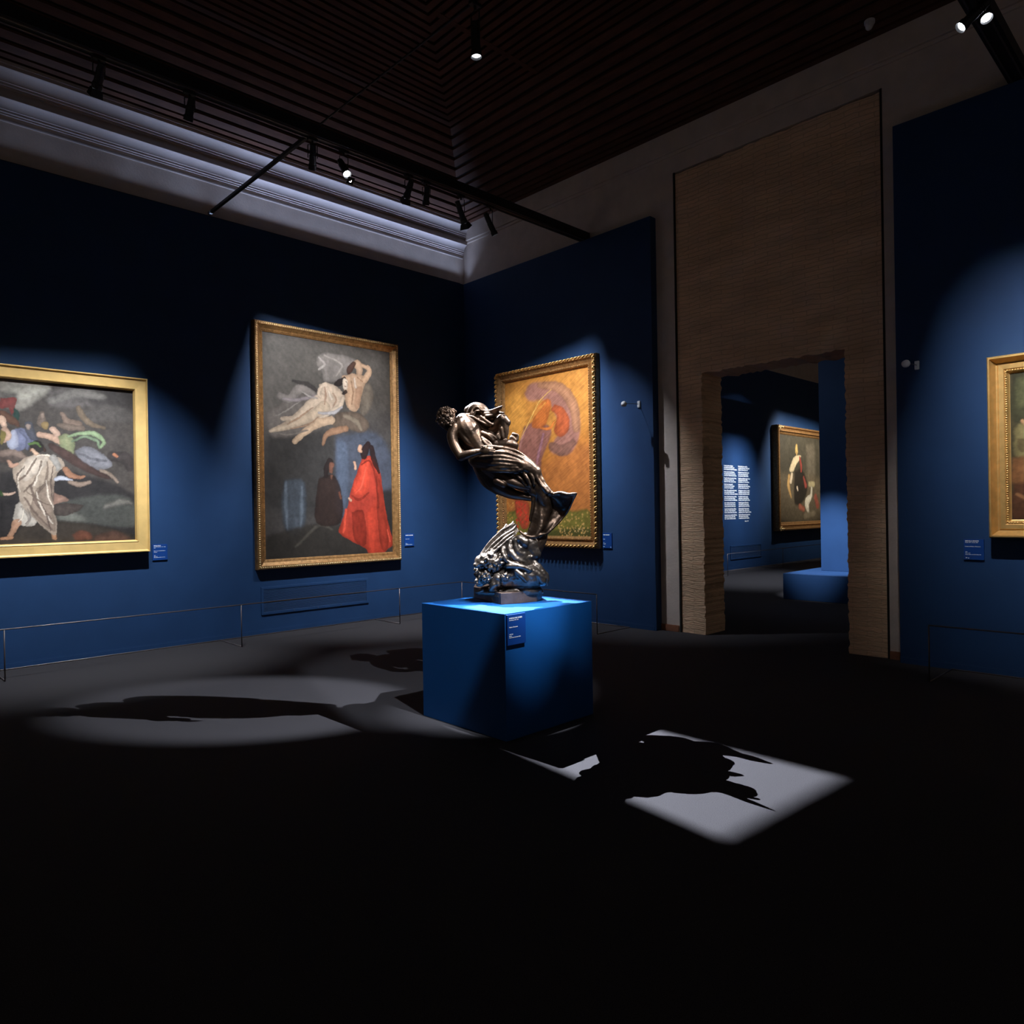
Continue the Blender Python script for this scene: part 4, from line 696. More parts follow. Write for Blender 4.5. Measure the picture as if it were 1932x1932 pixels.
# ------------------------------------------------------------------ lighting tracks
def beam(p, q, w, h, label, name='lighting_beam', twin=True):
    """square beam with a supply track beneath"""
    P, Q = Vector(p), Vector(q); t = empty(name, p, 0, label, 'lighting track', 'lighting tracks')
    d = (Q-P); L = d.length; a = math.atan2(d.y, d.x); R = Matrix.Rotation(a, 4, 'Z')
    m = MB(); m.box((0, -w/2, 0), (L, w/2, h), R); m.build('beam', M['black'], t, bevel=.004)
    if twin:
        m = MB()
        for s in (-1, 1): m.box((0, s*w*.28-.006, -.012), (L, s*w*.28+.006, .0), R)
        m.build('contact_strips', M['rail'], t)
    return t
ZB = 5.425
beam((-6.63, RY+.2, ZB), (-6.63, YPL-.02, ZB), .115, .115, 'black lighting beam running over the orange painting to the back wall')
beam((-1.475, RY+.2, ZB), (-1.475, YPL-.02, ZB), .155, .12, 'black lighting beam in the upper right corner')
beam((XPL+.05, 3.665, ZB+.035), (-6.63, 3.665, ZB+.035), .035, .04, 'thin cross rail from the left cornice to the left beam', twin=False)
beam((-6.57, 3.665, ZB+.065), (-1.56, 3.665, ZB+.065), .014, .016, 'slender dark cross rod high above the bronze group', twin=False)
beam((-6.9, 14.0, ZB), (-6.9, 23.6, ZB), .1, .1, 'lighting beam in the room beyond the doorway')

def spotlight(label, hang, aim, power=100, size=30, blend=.5, radius=.02, color=(.80, .88, 1.0), hlen=.20, hr=.038, off=.17, lens=6, shutters=None, group=None, tilt=None, emit=True):
    """track spotlight: adapter, bracket, housing aimed at its target, lens; the lamp sits at the lens"""
    hang = Vector(hang); aim = Vector(aim)
    t = empty('track_spotlight', hang, 0, label, 'spotlight', 'track spotlights')
    c = Vector((0, 0, -off)); d = (aim-(hang+c)).normalized()
    m = MB(); m.box((-.022, -.05, -.028), (.022, .05, 0)); m.build('track_adapter', M['black'], t, bevel=.004)
    side = d.cross(Vector((0, 0, 1))); side = side.normalized() if side.length > .05 else Vector((1, 0, 0))
    m = MB()
    m.tube([Vector((0, 0, -.028)), Vector((0, 0, -.06))], .010, 8)
    for s in (-1, 1): m.tube([Vector((0, 0, -.058)), side*s*(hr+.008)+Vector((0, 0, -.07)), side*s*(hr+.008)+c], .005, 6)
    m.build('bracket', M['black'], t)
    m = MB(); a = c-d*hlen*.55; b = c+d*hlen*.45
    m.tube([a, a+d*.01, c-d*hlen*.1, c-d*hlen*.1, b-d*.05, b-d*.045, b], [hr*.72, hr*.8, hr*.8, hr*.92, hr*.92, hr*1.08, hr*1.08], 20, caps=False)
    m.tube([b, b-d*.018], [hr*1.08, hr*.86], 20, caps=False); m.tube([a, a-d*.001], [hr*.72, .002], 20, caps=False)
    for k in range(3):
        q = c-d*hlen*(.2+.07*k); m.tube([q, q+d*.006], hr*.90, 18)
    m.build('housing', M['black'], t, smooth=False)
    m = MB(); m.tube([b-d*.018, b-d*.016], hr*.86, 20); m.build('lens', M['lens_on'] if emit else M['lens_off'], t)
    lp = b+d*.012
    if shutters:
        # framing shutters: four blades, rectangular aperture at distance D in front of the lamp
        D = .10 if size < 60 else .05; u = side; v = u.cross(d).normalized()
        uv = [((P-hang-lp).dot(u)/(P-hang-lp).dot(d)*D, (P-hang-lp).dot(v)/(P-hang-lp).dot(d)*D) for P in map(Vector, shutters)]
        u0, u1 = min(a for a, _ in uv), max(a for a, _ in uv); v0, v1 = min(b for _, b in uv), max(b for _, b in uv)
        m = MB(); R = max(.03, D*math.tan(math.radians(min(size, 90)/2))*1.15); o = lp+d*D
        for (p0, p1, q0, q1) in ((u1, max(R, u1+.01), -R, R), (min(-R, u0-.01), u0, -R, R), (u0, u1, v1, max(R, v1+.01)), (u0, u1, min(-R, v0-.01), v0)):
            vs = [o+u*x+v*y+d*zz for zz in (0, .0015) for x, y in ((p0, q0), (p1, q0), (p1, q1), (p0, q1))]
            m.add(vs, [(0, 3, 2, 1), (4, 5, 6, 7), (0, 1, 5, 4), (1, 2, 6, 5), (2, 3, 7, 6), (3, 0, 4, 7)])
        if size > 60:                      # hood between lens and blades
            e = R*1.02; k0 = [lp-d*.012+(u*a+v*b_)*hr*1.0 for a, b_ in ((-1, -1), (1, -1), (1, 1), (-1, 1))]; k1 = [o+(u*a+v*b_)*max(e, R) for a, b_ in ((-1, -1), (1, -1), (1, 1), (-1, 1))]
            m.add(k0+k1, [(i, (i+1) % 4, 4+(i+1) % 4, 4+i) for i in range(4)])
        m.build('framing_shutters', M['black'], t, fix=False)
    if power:
        li = bpy.data.lights.new('lamp', 'SPOT'); li.energy = power; li.spot_size = math.radians(size); li.spot_blend = blend
        li.shadow_soft_size = radius*(.5 if shutters and size >= 60 else 1); li.color = color
        lo = bpy.data.objects.new('lamp', li); COL.objects.link(lo); lo.parent = t; lo.location = lp
        lo.rotation_euler = d.to_track_quat('-Z', 'Y').to_euler()
    return t
M['lens_on'] = mat_emit('lit_lens', (.85, .9, 1.0), 14)
M['lens_off'] = mat_simple('dark_lens', (.03, .03, .035), .2)
AMBIENT = .05; LEDW = 16
ZT = ZB-.012
# on the left beam
spotlight('lit spotlight on the left beam facing the bronze, bright round lens', (-6.63, 4.02, ZT), (-2.95, 3.75, .5), 12500, 36, .1, .0010, off=.19, hlen=.26, hr=.040,
          shutters=((-1.80, 3.14, 0), (-1.80, 4.32, 0), (-4.45, 3.6, 2.6), (-3.9, 3.8, .5)))
spotlight('dark spotlight hanging just left of the lit one on the left beam', (-6.63, 3.66, ZT), (XL, 4.9, 2.0), 0, off=.20, hlen=.24, emit=False)
spotlight('dark spotlight far left on the left beam', (-6.63, 1.72, ZT), (XL, 1.45, 1.95), 750, 80, .3, .010, shutters=((XL, -.3, 1.1), (XL, 2.72, 1.1), (XL, 2.72, 2.98), (XL, -.3, 2.98)), emit=False, color=(.93, .96, 1.0))
spotlight('dark spotlight on the left beam before the tall painting', (-6.63, 2.45, ZT), (XL+.3, 2.3, .75), 1200, 56, 1, .03, color=(.85, .92, 1.0))
spotlight('upper dark spotlight on the left beam aimed at the tall painting', (-6.63, 4.85, ZT), (XL, 5.3, 2.4), 620, 80, .3, .008, shutters=((XL, 4.25, 1.0), (XL, 6.32, 1.0), (XL, 6.32, 4.02), (XL, 4.25, 4.02)), emit=False, color=(.93, .96, 1.0))
spotlight('second dark spotlight on the left beam aimed at the tall painting', (-6.63, 5.10, ZT), (XL+.3, 6.2, .8), 1400, 54, 1, .025, color=(.85, .92, 1.0))
spotlight('dark cylinder spotlight near the back end of the left beam', (-6.63, 5.62, ZT), (-7.40, YB, 2.3), 800, 90, .3, .012, color=(.93, .96, 1.0), shutters=((-8.35, YB, .9), (-6.35, YB, .9), (-6.35, YB, 3.45), (-8.35, YB, 3.45)), emit=False, hlen=.26, off=.22)
spotlight('lit cylinder spotlight nearest the back wall on the left beam', (-6.63, 6.10, ZT), (-6.20, YB, 1.85), 420, 48, 1, .02, hlen=.28, off=.24)
# on the cross rod above the bronze
spotlight('bright spotlight on the cross rod high above the bronze', (-4.12, 3.665, ZB+.065), (-4.09, 3.85, 1.0), 3000, 13.5, .3, .008, off=.30, hlen=.26)
# right beam
spotlight('left spotlight of the pair at the top right corner', (-1.42, 6.14, ZT), (-4.60, 3.64, 1.45), 4200, 17.2, .5, .006, off=.24, hlen=.26)
spotlight('right spotlight of the pair at the top right corner', (-1.40, 6.36, ZT), (.4, 4.2, .3), 0, off=.12, hlen=.2)
spotlight('spotlight on the right beam outside the picture, aimed at the bronze', (-1.475, 2.62, ZT), (-4.15, 3.72, 1.55), 950, 27, .5, .0015, off=.30,
          shutters=((-3.6, 3.40, .93), (-4.6, 4.45, 1.1), (-4.6, 3.2, 2.6), (-3.7, 4.4, 2.5)))
spotlight('spotlight on the right beam outside the picture, aimed at the pedestal label', (-1.475, 3.47, ZT), (-3.85, 3.66, 1.02), 2200, 13.5, 1, .01)
spotlight('spotlight on the right beam aimed at the right hand gold frame', (-1.475, 5.2, ZT), (-.7, YB, 2.1), 1150, 90, .3, .020, shutters=((-1.75, YB, 1.0), (.3, YB, 1.0), (.3, YB, 3.0), (-1.75, YB, 3.0)), color=(.93, .96, 1.0))
# room beyond
spotlight('spotlight beyond the doorway aimed at the verses', (-6.9, 17.0, ZB), (XF, 17.1, 1.9), 4200, 80, .5, .024, shutters=((XF, 16.35, 1.4), (XF, 17.6, 1.4), (XF, 16.35, 2.5), (XF, 17.6, 2.5)), emit=False)
spotlight('spotlight beyond the doorway aimed at the far painting', (-6.9, 20.3, ZB), (XF, 20.6, 2.4), 1100, 90, .5, .015, shutters=((XF, 18.95, 1.0), (XF, 22.5, 1.0), (XF, 18.95, 3.8), (XF, 22.5, 3.8)), emit=False, color=(1, .93, .85))
spotlight('spotlight beyond the doorway aimed at the floor', (-6.9, 14.6, ZB), (-7.4, 15.0, 0), 900, 60, 1, .03)
spotlight('spotlight beyond the doorway on the raised plinth', (-5.3, 9.8, ZB), (-5.2, 12.85, .35), 3500, 21, .8, .03)
spotlight('unseen soft fill light added beyond the doorway, washing the plinth', (-7.6, 10.2, ZB), (-5.2, 12.6, 1.6), 70, 90, 1, .04)  # fill lamp added to brighten plinth and panel, no visible source


t = empty('led_strip', (XL-.018, 4.6, ZP), 0, 'slim light strip lying on top of the left blue wall, under the cornice', 'light strip')
m = MB(); m.box((-.012, -3.2, 0), (.012, 3.2, .010)); m.build('strip_body', M['black'], t)
for y, L, W in ((1.35, 3.9, LEDW*.6), (-1.0, .8, LEDW*.075), (-1.7, .6, LEDW*.035), (-2.6, 1.2, LEDW*.035)):   # sections of the strip, dimmer towards its far end
    li = bpy.data.lights.new('lamp', 'AREA'); li.shape = 'RECTANGLE'; li.size = .018; li.size_y = L; li.energy = W; li.color = (.50, .64, 1.0); li.spread = math.radians(75)
    lo = bpy.data.objects.new('lamp', li); COL.objects.link(lo); lo.parent = t; lo.location = (0, y, .014); lo.rotation_euler = (PI, .13, 0)

# small ceiling items
t = empty('ceiling_sensor', (-2.655, 7.64, 6.447), 0, 'pale domed sensor on the ceiling, upper right', 'sensor')
m = MB(); m.tube([(0, 0, 0), (0, 0, -.03)], .05, 16); m.build('sensor_base', M['white'], t)
m = MB(); m.tube([(0, -.0, -.03), (.0, -.02, -.07)], [.042, .034], 14, round_ends=True); m.build('sensor_dome', M['white'], t, smooth=True)

# ------------------------------------------------------------------ bronze group
SROT = 0.80389
PLATE = [(-0.2705, 0.3475), (-0.0379, -0.1538), (0.0551, -0.1187), (0.2423, 0.0023), (0.2878, 0.0968), (0.2478, 0.31679999999999997), (0.02949999999999997, 0.7075), (-0.2705, 0.5475)]
S_MAN = [('c',[(-0.4538,0.0026,1.4724,0.045),(-0.4328,0.0025,1.4295,0.058)]),('c',[(-0.454,-0.0076,1.4031,0.04),(-0.4329,0.0025,1.4248,0.05)]),('c',[(-0.4786,-0.0176,1.4023,0.012),(-0.4908,-0.0176,1.4062,0.01)]),('c',[(-0.419,0.0024,1.4009,0.035),(-0.3723,0.0024,1.367,0.038)]),('c',[(-0.3113,0.0225,1.4205,0.07),(-0.2872,0.0024,1.3656,0.094),(-0.2504,0.0023,1.2988,0.09),(-0.1996,0.0021,1.2223,0.074),(-0.139,0.002,1.1645,0.075),(-0.0457,0.0219,1.1077,0.085)]),('c',[(-0.2324,0.0524,1.4086,0.05),(-0.2326,0.0323,1.3301,0.06)]),('c',[(-0.3772,0.0024,1.3576,0.05),(-0.325,0.0024,1.3662,0.06),(-0.2872,0.0024,1.3656,0.07)]),('c',[(-0.293,-0.0425,1.4122,0.03),(-0.2554,-0.0627,1.339,0.03),(-0.2288,-0.0528,1.2834,0.022)]),('c',[(-0.3267,-0.0477,1.3324,0.03),(-0.285,-0.0578,1.2651,0.026),(-0.2395,-0.0479,1.2185,0.02)]),('c',[(-0.3756,-0.0176,1.3601,0.05),(-0.3965,-0.0377,1.3018,0.044),(-0.3774,-0.0579,1.2245,0.04),(-0.3298,-0.088,1.14,0.034)]),('c',[(-0.3296,0.0523,1.2957,0.055),(-0.2925,0.0521,1.2283,0.055),(-0.2355,0.0421,1.1788,0.05)]),('c',[(-0.3663,0.0222,1.2458,0.04),(-0.2998,0.002,1.1672,0.035)]),('c',[(-0.3299,-0.088,1.1382,0.034),(-0.2741,-0.113,1.153,0.033),(-0.2087,-0.118,1.1701,0.026),(-0.1715,-0.118,1.1759,0.02)]),('c',[(-0.1762,-0.118,1.176,0.022),(-0.1416,-0.128,1.1746,0.024)]),('c',[(-0.1477,-0.1329,1.1854,0.012),(-0.1147,-0.1479,1.1965,0.0095),(-0.0826,-0.1379,1.2005,0.008)]),('c',[(-0.143,-0.138,1.1775,0.012),(-0.1054,-0.1559,1.1846,0.0095),(-0.067,-0.1479,1.181,0.008)]),('c',[(-0.1431,-0.138,1.1692,0.012),(-0.1056,-0.158,1.1697,0.0095),(-0.0673,-0.15,1.1624,0.008)]),('c',[(-0.1451,-0.138,1.1609,0.011),(-0.1133,-0.153,1.1555,0.009),(-0.0832,-0.148,1.1462,0.0075)]),('c',[(-0.1664,-0.1279,1.1824,0.012),(-0.1516,-0.1429,1.2031,0.01),(-0.1296,-0.1329,1.2147,0.008)]),('c',[(-0.2889,0.0525,1.4525,0.04),(-0.2146,0.1026,1.4818,0.035),(-0.1384,0.1226,1.4736,0.03)]),('c',[(-0.1035,0.0218,1.0611,0.08),(-0.0095,0.0017,0.9827,0.056),(0.0935,-0.0184,0.9235,0.038),(0.1922,-0.0084,0.894,0.022)]),('c',[(-0.0566,-0.0333,0.9489,0.03),(-0.0053,-0.0384,0.9197,0.028)]),('c',[(0.1922,-0.0084,0.894,0.02),(0.2349,0.0015,0.8841,0.016)]),('c',[(-0.1432,0.0618,1.0451,0.085),(-0.0685,0.0616,0.9291,0.066),(0.045,0.0515,0.8553,0.046),(0.1399,0.0414,0.8297,0.034),(0.2251,0.0314,0.8091,0.026)]),('c',[(-0.1804,0.0519,1.0833,0.07),(-0.1259,0.0817,0.9692,0.07),(-0.0506,0.0916,0.8915,0.05)])]
S_HAIR = [('curls',(-0.4482,0.0026,1.4704),0.06,34,0.021),('curls',(-0.4742,-0.0075,1.4383),0.046,18,0.016),('curls',(-0.4163,-0.0275,1.4113),0.034,12,0.013),('c',[(-0.4879,-0.0074,1.4716,0.01),(-0.5163,-0.0075,1.4626,0.004)]),('c',[(-0.4919,0.0025,1.4588,0.01),(-0.5224,0.0025,1.4432,0.004)]),('c',[(-0.4923,0.0025,1.4352,0.01),(-0.5266,0.0025,1.4215,0.004)]),('c',[(-0.4743,0.0026,1.4964,0.012),(-0.5075,0.0026,1.4903,0.005)]),('c',[(-0.3889,0.0026,1.5092,0.016),(-0.3701,0.0026,1.4994,0.01)]),('c',[(-0.474,-0.0176,1.3947,0.01),(-0.4537,-0.0176,1.366,0.008),(-0.4285,-0.0077,1.3479,0.006)])]
S_WOMAN = [('c',[(-0.1813,0.2025,1.426,0.07),(-0.1048,0.2023,1.3072,0.08),(0.0108,0.172,1.1658,0.08)]),('c',[(-0.2285,0.1026,1.5109,0.05),(-0.2051,0.1026,1.472,0.05)]),('c',[(-0.1968,0.1225,1.4455,0.04),(-0.1495,0.1224,1.3868,0.06),(-0.0925,0.1123,1.3075,0.075),(-0.0256,0.0822,1.2362,0.075),(0.0502,0.062,1.1758,0.05)]),('c',[(-0.1298,0.0923,1.3445,0.05),(-0.0606,0.0324,1.3749,0.044),(-0.0069,-0.0175,1.4201,0.046)]),('c',[(0.0027,-0.0275,1.4253,0.044),(0.0278,-0.0276,1.4042,0.034)]),('c',[(0.0025,-0.0225,1.4146,0.044),(0.0106,-0.0177,1.3397,0.036),(0.0029,-0.0078,1.2748,0.026)]),('c',[(-0.0169,-0.0476,1.3555,0.018),(-0.0087,-0.0428,1.2903,0.014)]),('c',[(-0.1007,0.0322,1.2519,0.05),(-0.0243,-0.0079,1.228,0.048),(0.0514,-0.0279,1.2325,0.04),(0.0842,-0.0179,1.2253,0.034)]),('c',[(0.0413,-0.0179,1.1978,0.034),(0.0885,-0.0079,1.1978,0.024)])]
S_VEIL = [('c',[(-0.2759,0.0926,1.5199,0.035),(-0.2223,0.0827,1.5369,0.045),(-0.1745,0.0827,1.5265,0.045),(-0.1366,0.0826,1.4923,0.04)]),('c',[(-0.1369,0.0826,1.4779,0.04),(-0.0789,0.0525,1.4539,0.04),(-0.0211,0.0326,1.4694,0.03)]),('c',[(-0.2786,0.0526,1.5001,0.01),(-0.2493,0.0527,1.5425,0.011),(-0.2066,0.0627,1.5576,0.01),(-0.1591,0.0627,1.5349,0.01),(-0.1352,0.0426,1.4916,0.01)]),('c',[(-0.2539,0.0326,1.4827,0.011),(-0.2348,0.0426,1.5218,0.01),(-0.2012,0.0427,1.5356,0.01),(-0.1726,0.0326,1.5099,0.01)]),('c',[(-0.2303,0.0326,1.4728,0.01),(-0.2155,0.0326,1.5011,0.01),(-0.1869,0.0326,1.5054,0.009)]),('c',[(-0.1442,0.0326,1.4999,0.014),(-0.0963,0.0226,1.5025,0.012),(-0.0472,-0.0474,1.5107,0.009),(-0.0012,-0.1074,1.5228,0.004)]),('c',[(-0.1442,0.0226,1.4795,0.014),(-0.0868,0.0126,1.4848,0.012),(-0.0381,-0.0474,1.4965,0.009),(-0.0044,-0.0974,1.5076,0.004)]),('c',[(-0.1346,0.0125,1.4591,0.014),(-0.0869,0.0025,1.4617,0.013),(-0.0388,-0.0274,1.4758,0.011),(0.0067,-0.0574,1.4738,0.008)]),('c',[(-0.1726,0.0125,1.455,0.014),(-0.1348,0.0025,1.4247,0.013),(-0.0925,-0.0076,1.3944,0.013),(-0.0736,-0.0076,1.3913,0.012),(-0.0494,-0.0075,1.4315,0.011),(-0.0111,0.0026,1.47,0.01)]),('c',[(-0.2951,0.0025,1.4604,0.012),(-0.2384,0.0025,1.4547,0.012),(-0.1916,0.0025,1.4256,0.012),(-0.1353,0.0024,1.3963,0.013),(-0.0835,0.0024,1.3813,0.012)]),('c',[(-0.1942,0.0524,1.408,0.05),(-0.1385,0.0724,1.3521,0.05),(-0.0907,0.0623,1.3311,0.05)]),('c',[(-0.164,-0.0177,1.3236,0.022),(-0.1169,-0.0277,1.303,0.02),(-0.0799,-0.0278,1.2647,0.016)]),('c',[(-0.1736,-0.0278,1.2851,0.018),(-0.1266,-0.0428,1.2546,0.018),(-0.0894,-0.0479,1.2207,0.012)]),('c',[(-0.1448,-0.0327,1.3123,0.012),(-0.0979,-0.0277,1.3121,0.012),(-0.0514,-0.0278,1.2784,0.01)]),('c',[(-0.1591,-0.0478,1.2641,0.012),(-0.1357,-0.0579,1.2346,0.012),(-0.0986,-0.0579,1.2153,0.01)]),('c',[(0.0811,0.0423,1.3166,0.018),(0.1115,0.0323,1.3131,0.01)]),('c',[(0.0711,0.0422,1.2882,0.024),(0.1041,0.0322,1.2676,0.014),(0.1152,0.0323,1.3055,0.01)])]
S_DRAPE = [('c',[(-0.1069,0.1519,1.0885,0.09),(-0.0107,0.1518,1.0287,0.085),(0.0947,0.1316,0.9484,0.06),(0.1996,0.1016,0.8974,0.05)]),('c',[(0.2846,0.1014,0.7901,0.06),(0.3119,0.1012,0.6933,0.06),(0.2708,0.081,0.5789,0.05)]),('c',[(0.0849,0.0417,0.964,0.05),(0.1794,0.0316,0.924,0.055),(0.2353,0.0315,0.8565,0.05)]),('c',[(-0.216,0.0119,1.1192,0.062),(-0.1017,-0.0081,1.1159,0.092),(0.0303,-0.0131,1.0993,0.098),(0.1431,-0.0081,1.0695,0.082),(0.237,0.0018,1.0165,0.058)]),('c',[(-0.1581,0.002,1.1554,0.05),(-0.0255,0.002,1.1627,0.06),(0.0971,0.022,1.1338,0.06)]),('c',[(-0.1926,-0.0479,1.2177,0.0112),(-0.1169,-0.0729,1.2124,0.0157),(-0.005,-0.0779,1.2008,0.0179),(0.1066,-0.058,1.1699,0.0168),(0.1905,-0.0281,1.1098,0.0146),(0.2473,0.0019,1.0684,0.0112)]),('c',[(-0.2314,-0.038,1.1723,0.0112),(-0.0985,-0.088,1.1661,0.0168),(0.0132,-0.093,1.1639,0.0168),(0.1244,-0.078,1.126,0.0157),(0.2229,-0.0281,1.0716,0.0112)]),('c',[(-0.2226,-0.038,1.1346,0.0112),(-0.1364,-0.083,1.1345,0.0168),(-0.0243,-0.098,1.1362,0.0157),(0.096,-0.0881,1.1071,0.0168),(0.2083,-0.0382,1.0571,0.0112)]),('c',[(-0.2044,-0.0381,1.1014,0.0112),(-0.0994,-0.0881,1.1084,0.0157),(0.0123,-0.1031,1.1027,0.0146),(0.1236,-0.0881,1.0833,0.0146),(0.1987,-0.0482,1.0595,0.0112)]),('c',[(-0.1912,-0.0281,1.0736,0.0112),(-0.0813,-0.0881,1.0801,0.0157),(0.0304,-0.1031,1.0699,0.0146),(0.1421,-0.0781,1.0651,0.0134)]),('c',[(-0.1588,-0.0282,1.0402,0.0179),(-0.0637,-0.0782,1.0283,0.0202),(0.0481,-0.0882,1.0222,0.0179),(0.1417,-0.0682,1.033,0.0146),(0.2131,-0.0381,1.0664,0.0067)]),('c',[(-0.1394,-0.0382,1.0534,0.0134),(-0.0257,-0.0982,1.0507,0.0157),(0.1044,-0.0882,1.0464,0.0134)]),('c',[(0.2007,0.0119,1.0935,0.0224),(0.2566,0.0118,1.0357,0.0269),(0.2792,0.0117,0.969,0.0291),(0.316,0.0116,0.9021,0.0291),(0.3672,0.0115,0.8444,0.0246),(0.4049,0.0114,0.8295,0.0202)]),('c',[(0.2226,-0.0282,1.0528,0.0134),(0.2448,-0.0383,0.9955,0.0146),(0.2816,-0.0284,0.9201,0.0146),(0.3375,-0.0185,0.8536,0.0134)]),('c',[(0.1418,-0.0482,1.0248,0.0157),(0.169,-0.0583,0.977,0.0168),(0.1964,-0.0484,0.9207,0.0157),(0.2056,-0.0384,0.8928,0.009)]),('c',[(0.0946,-0.0383,0.9979,0.0112),(0.1314,-0.0483,0.9593,0.0134),(0.1683,-0.0384,0.9122,0.0112),(0.2009,-0.0384,0.8928,0.0067)]),('c',[(0.1795,-0.0482,1.0335,0.0134),(0.2161,-0.0483,0.9767,0.0146),(0.2342,-0.0384,0.9205,0.0134)]),('c',[(0.0095,0.0117,0.9923,0.0134),(0.0755,-0.0183,0.9804,0.0134),(0.1219,-0.0284,0.9415,0.0112)]),('sheet',[[(0.2231,0.0317,0.9803),(0.226,0.0215,0.8849),(0.2343,0.0314,0.7899),(0.2182,0.0212,0.6951),(0.1978,0.0211,0.61),(0.1627,0.0009,0.5163)],[(0.2772,-0.0284,0.939),(0.2904,-0.0085,0.8357),(0.2996,0.0213,0.7413),(0.302,0.0011,0.6465),(0.2859,-0.019,0.581),(0.2372,-0.0291,0.5067)],[(0.376,0.0015,0.8345),(0.4257,0.0514,0.7871),(0.4162,0.0712,0.7109),(0.3755,0.0511,0.6352),(0.335,0.021,0.5793),(0.2858,0.0009,0.5238)],[(0.549,-0.1285,0.8399),(0.5212,-0.0587,0.7606),(0.5,0.0412,0.7048),(0.4507,0.0311,0.6438),(0.3823,0.021,0.569),(0.329,0.0109,0.5322)]],0.018,26,26,0.005,2.5),('sheet',[[(0.3676,0.0215,0.8351),(0.3693,0.0515,0.8405)],[(0.4222,-0.0185,0.8475),(0.4352,0.0414,0.8249)],[(0.482,-0.0985,0.8418),(0.4971,-0.0186,0.8133)],[(0.5509,-0.1385,0.8397),(0.5437,-0.0786,0.8114)]],0.012,10,20,0.0,1),('c',[(0.3844,-0.0185,0.8387,0.014),(0.4397,-0.0385,0.8467,0.016),(0.5005,-0.0985,0.8349,0.015),(0.5527,-0.1385,0.8396,0.009)]),('c',[(0.5527,-0.1385,0.8396,0.008),(0.5361,-0.0886,0.7974,0.008),(0.5193,-0.0587,0.7579,0.008),(0.4798,0.0312,0.6813,0.01),(0.412,0.0311,0.6063,0.01),(0.3337,0.0109,0.5321,0.01)]),('c',[(0.2456,0.0216,0.9225,0.05),(0.2921,0.0315,0.8366,0.055),(0.3295,0.0513,0.7409,0.05),(0.2988,0.0411,0.6366,0.045),(0.2589,0.031,0.5517,0.04)]),('c',[(0.2213,0.0116,0.9036,0.024),(0.2264,0.0114,0.8087,0.018),(0.2185,0.0113,0.733,0.014),(0.198,0.0111,0.6386,0.01)]),('c',[(0.3304,-0.0191,0.535,0.007),(0.2848,-0.0241,0.5246,0.014),(0.2278,-0.0291,0.5069,0.016),(0.1621,-0.0291,0.5174,0.014),(0.1158,-0.019,0.5555,0.01)]),('c',[(0.316,0.031,0.5508,0.03),(0.2771,0.0408,0.4749,0.05),(0.2476,0.0407,0.4183,0.05),(0.2276,0.0406,0.3614,0.04)]),('c',[(0.2855,0.0009,0.5049,0.012),(0.2653,0.0007,0.4295,0.012),(0.2359,0.0006,0.3637,0.01)])]
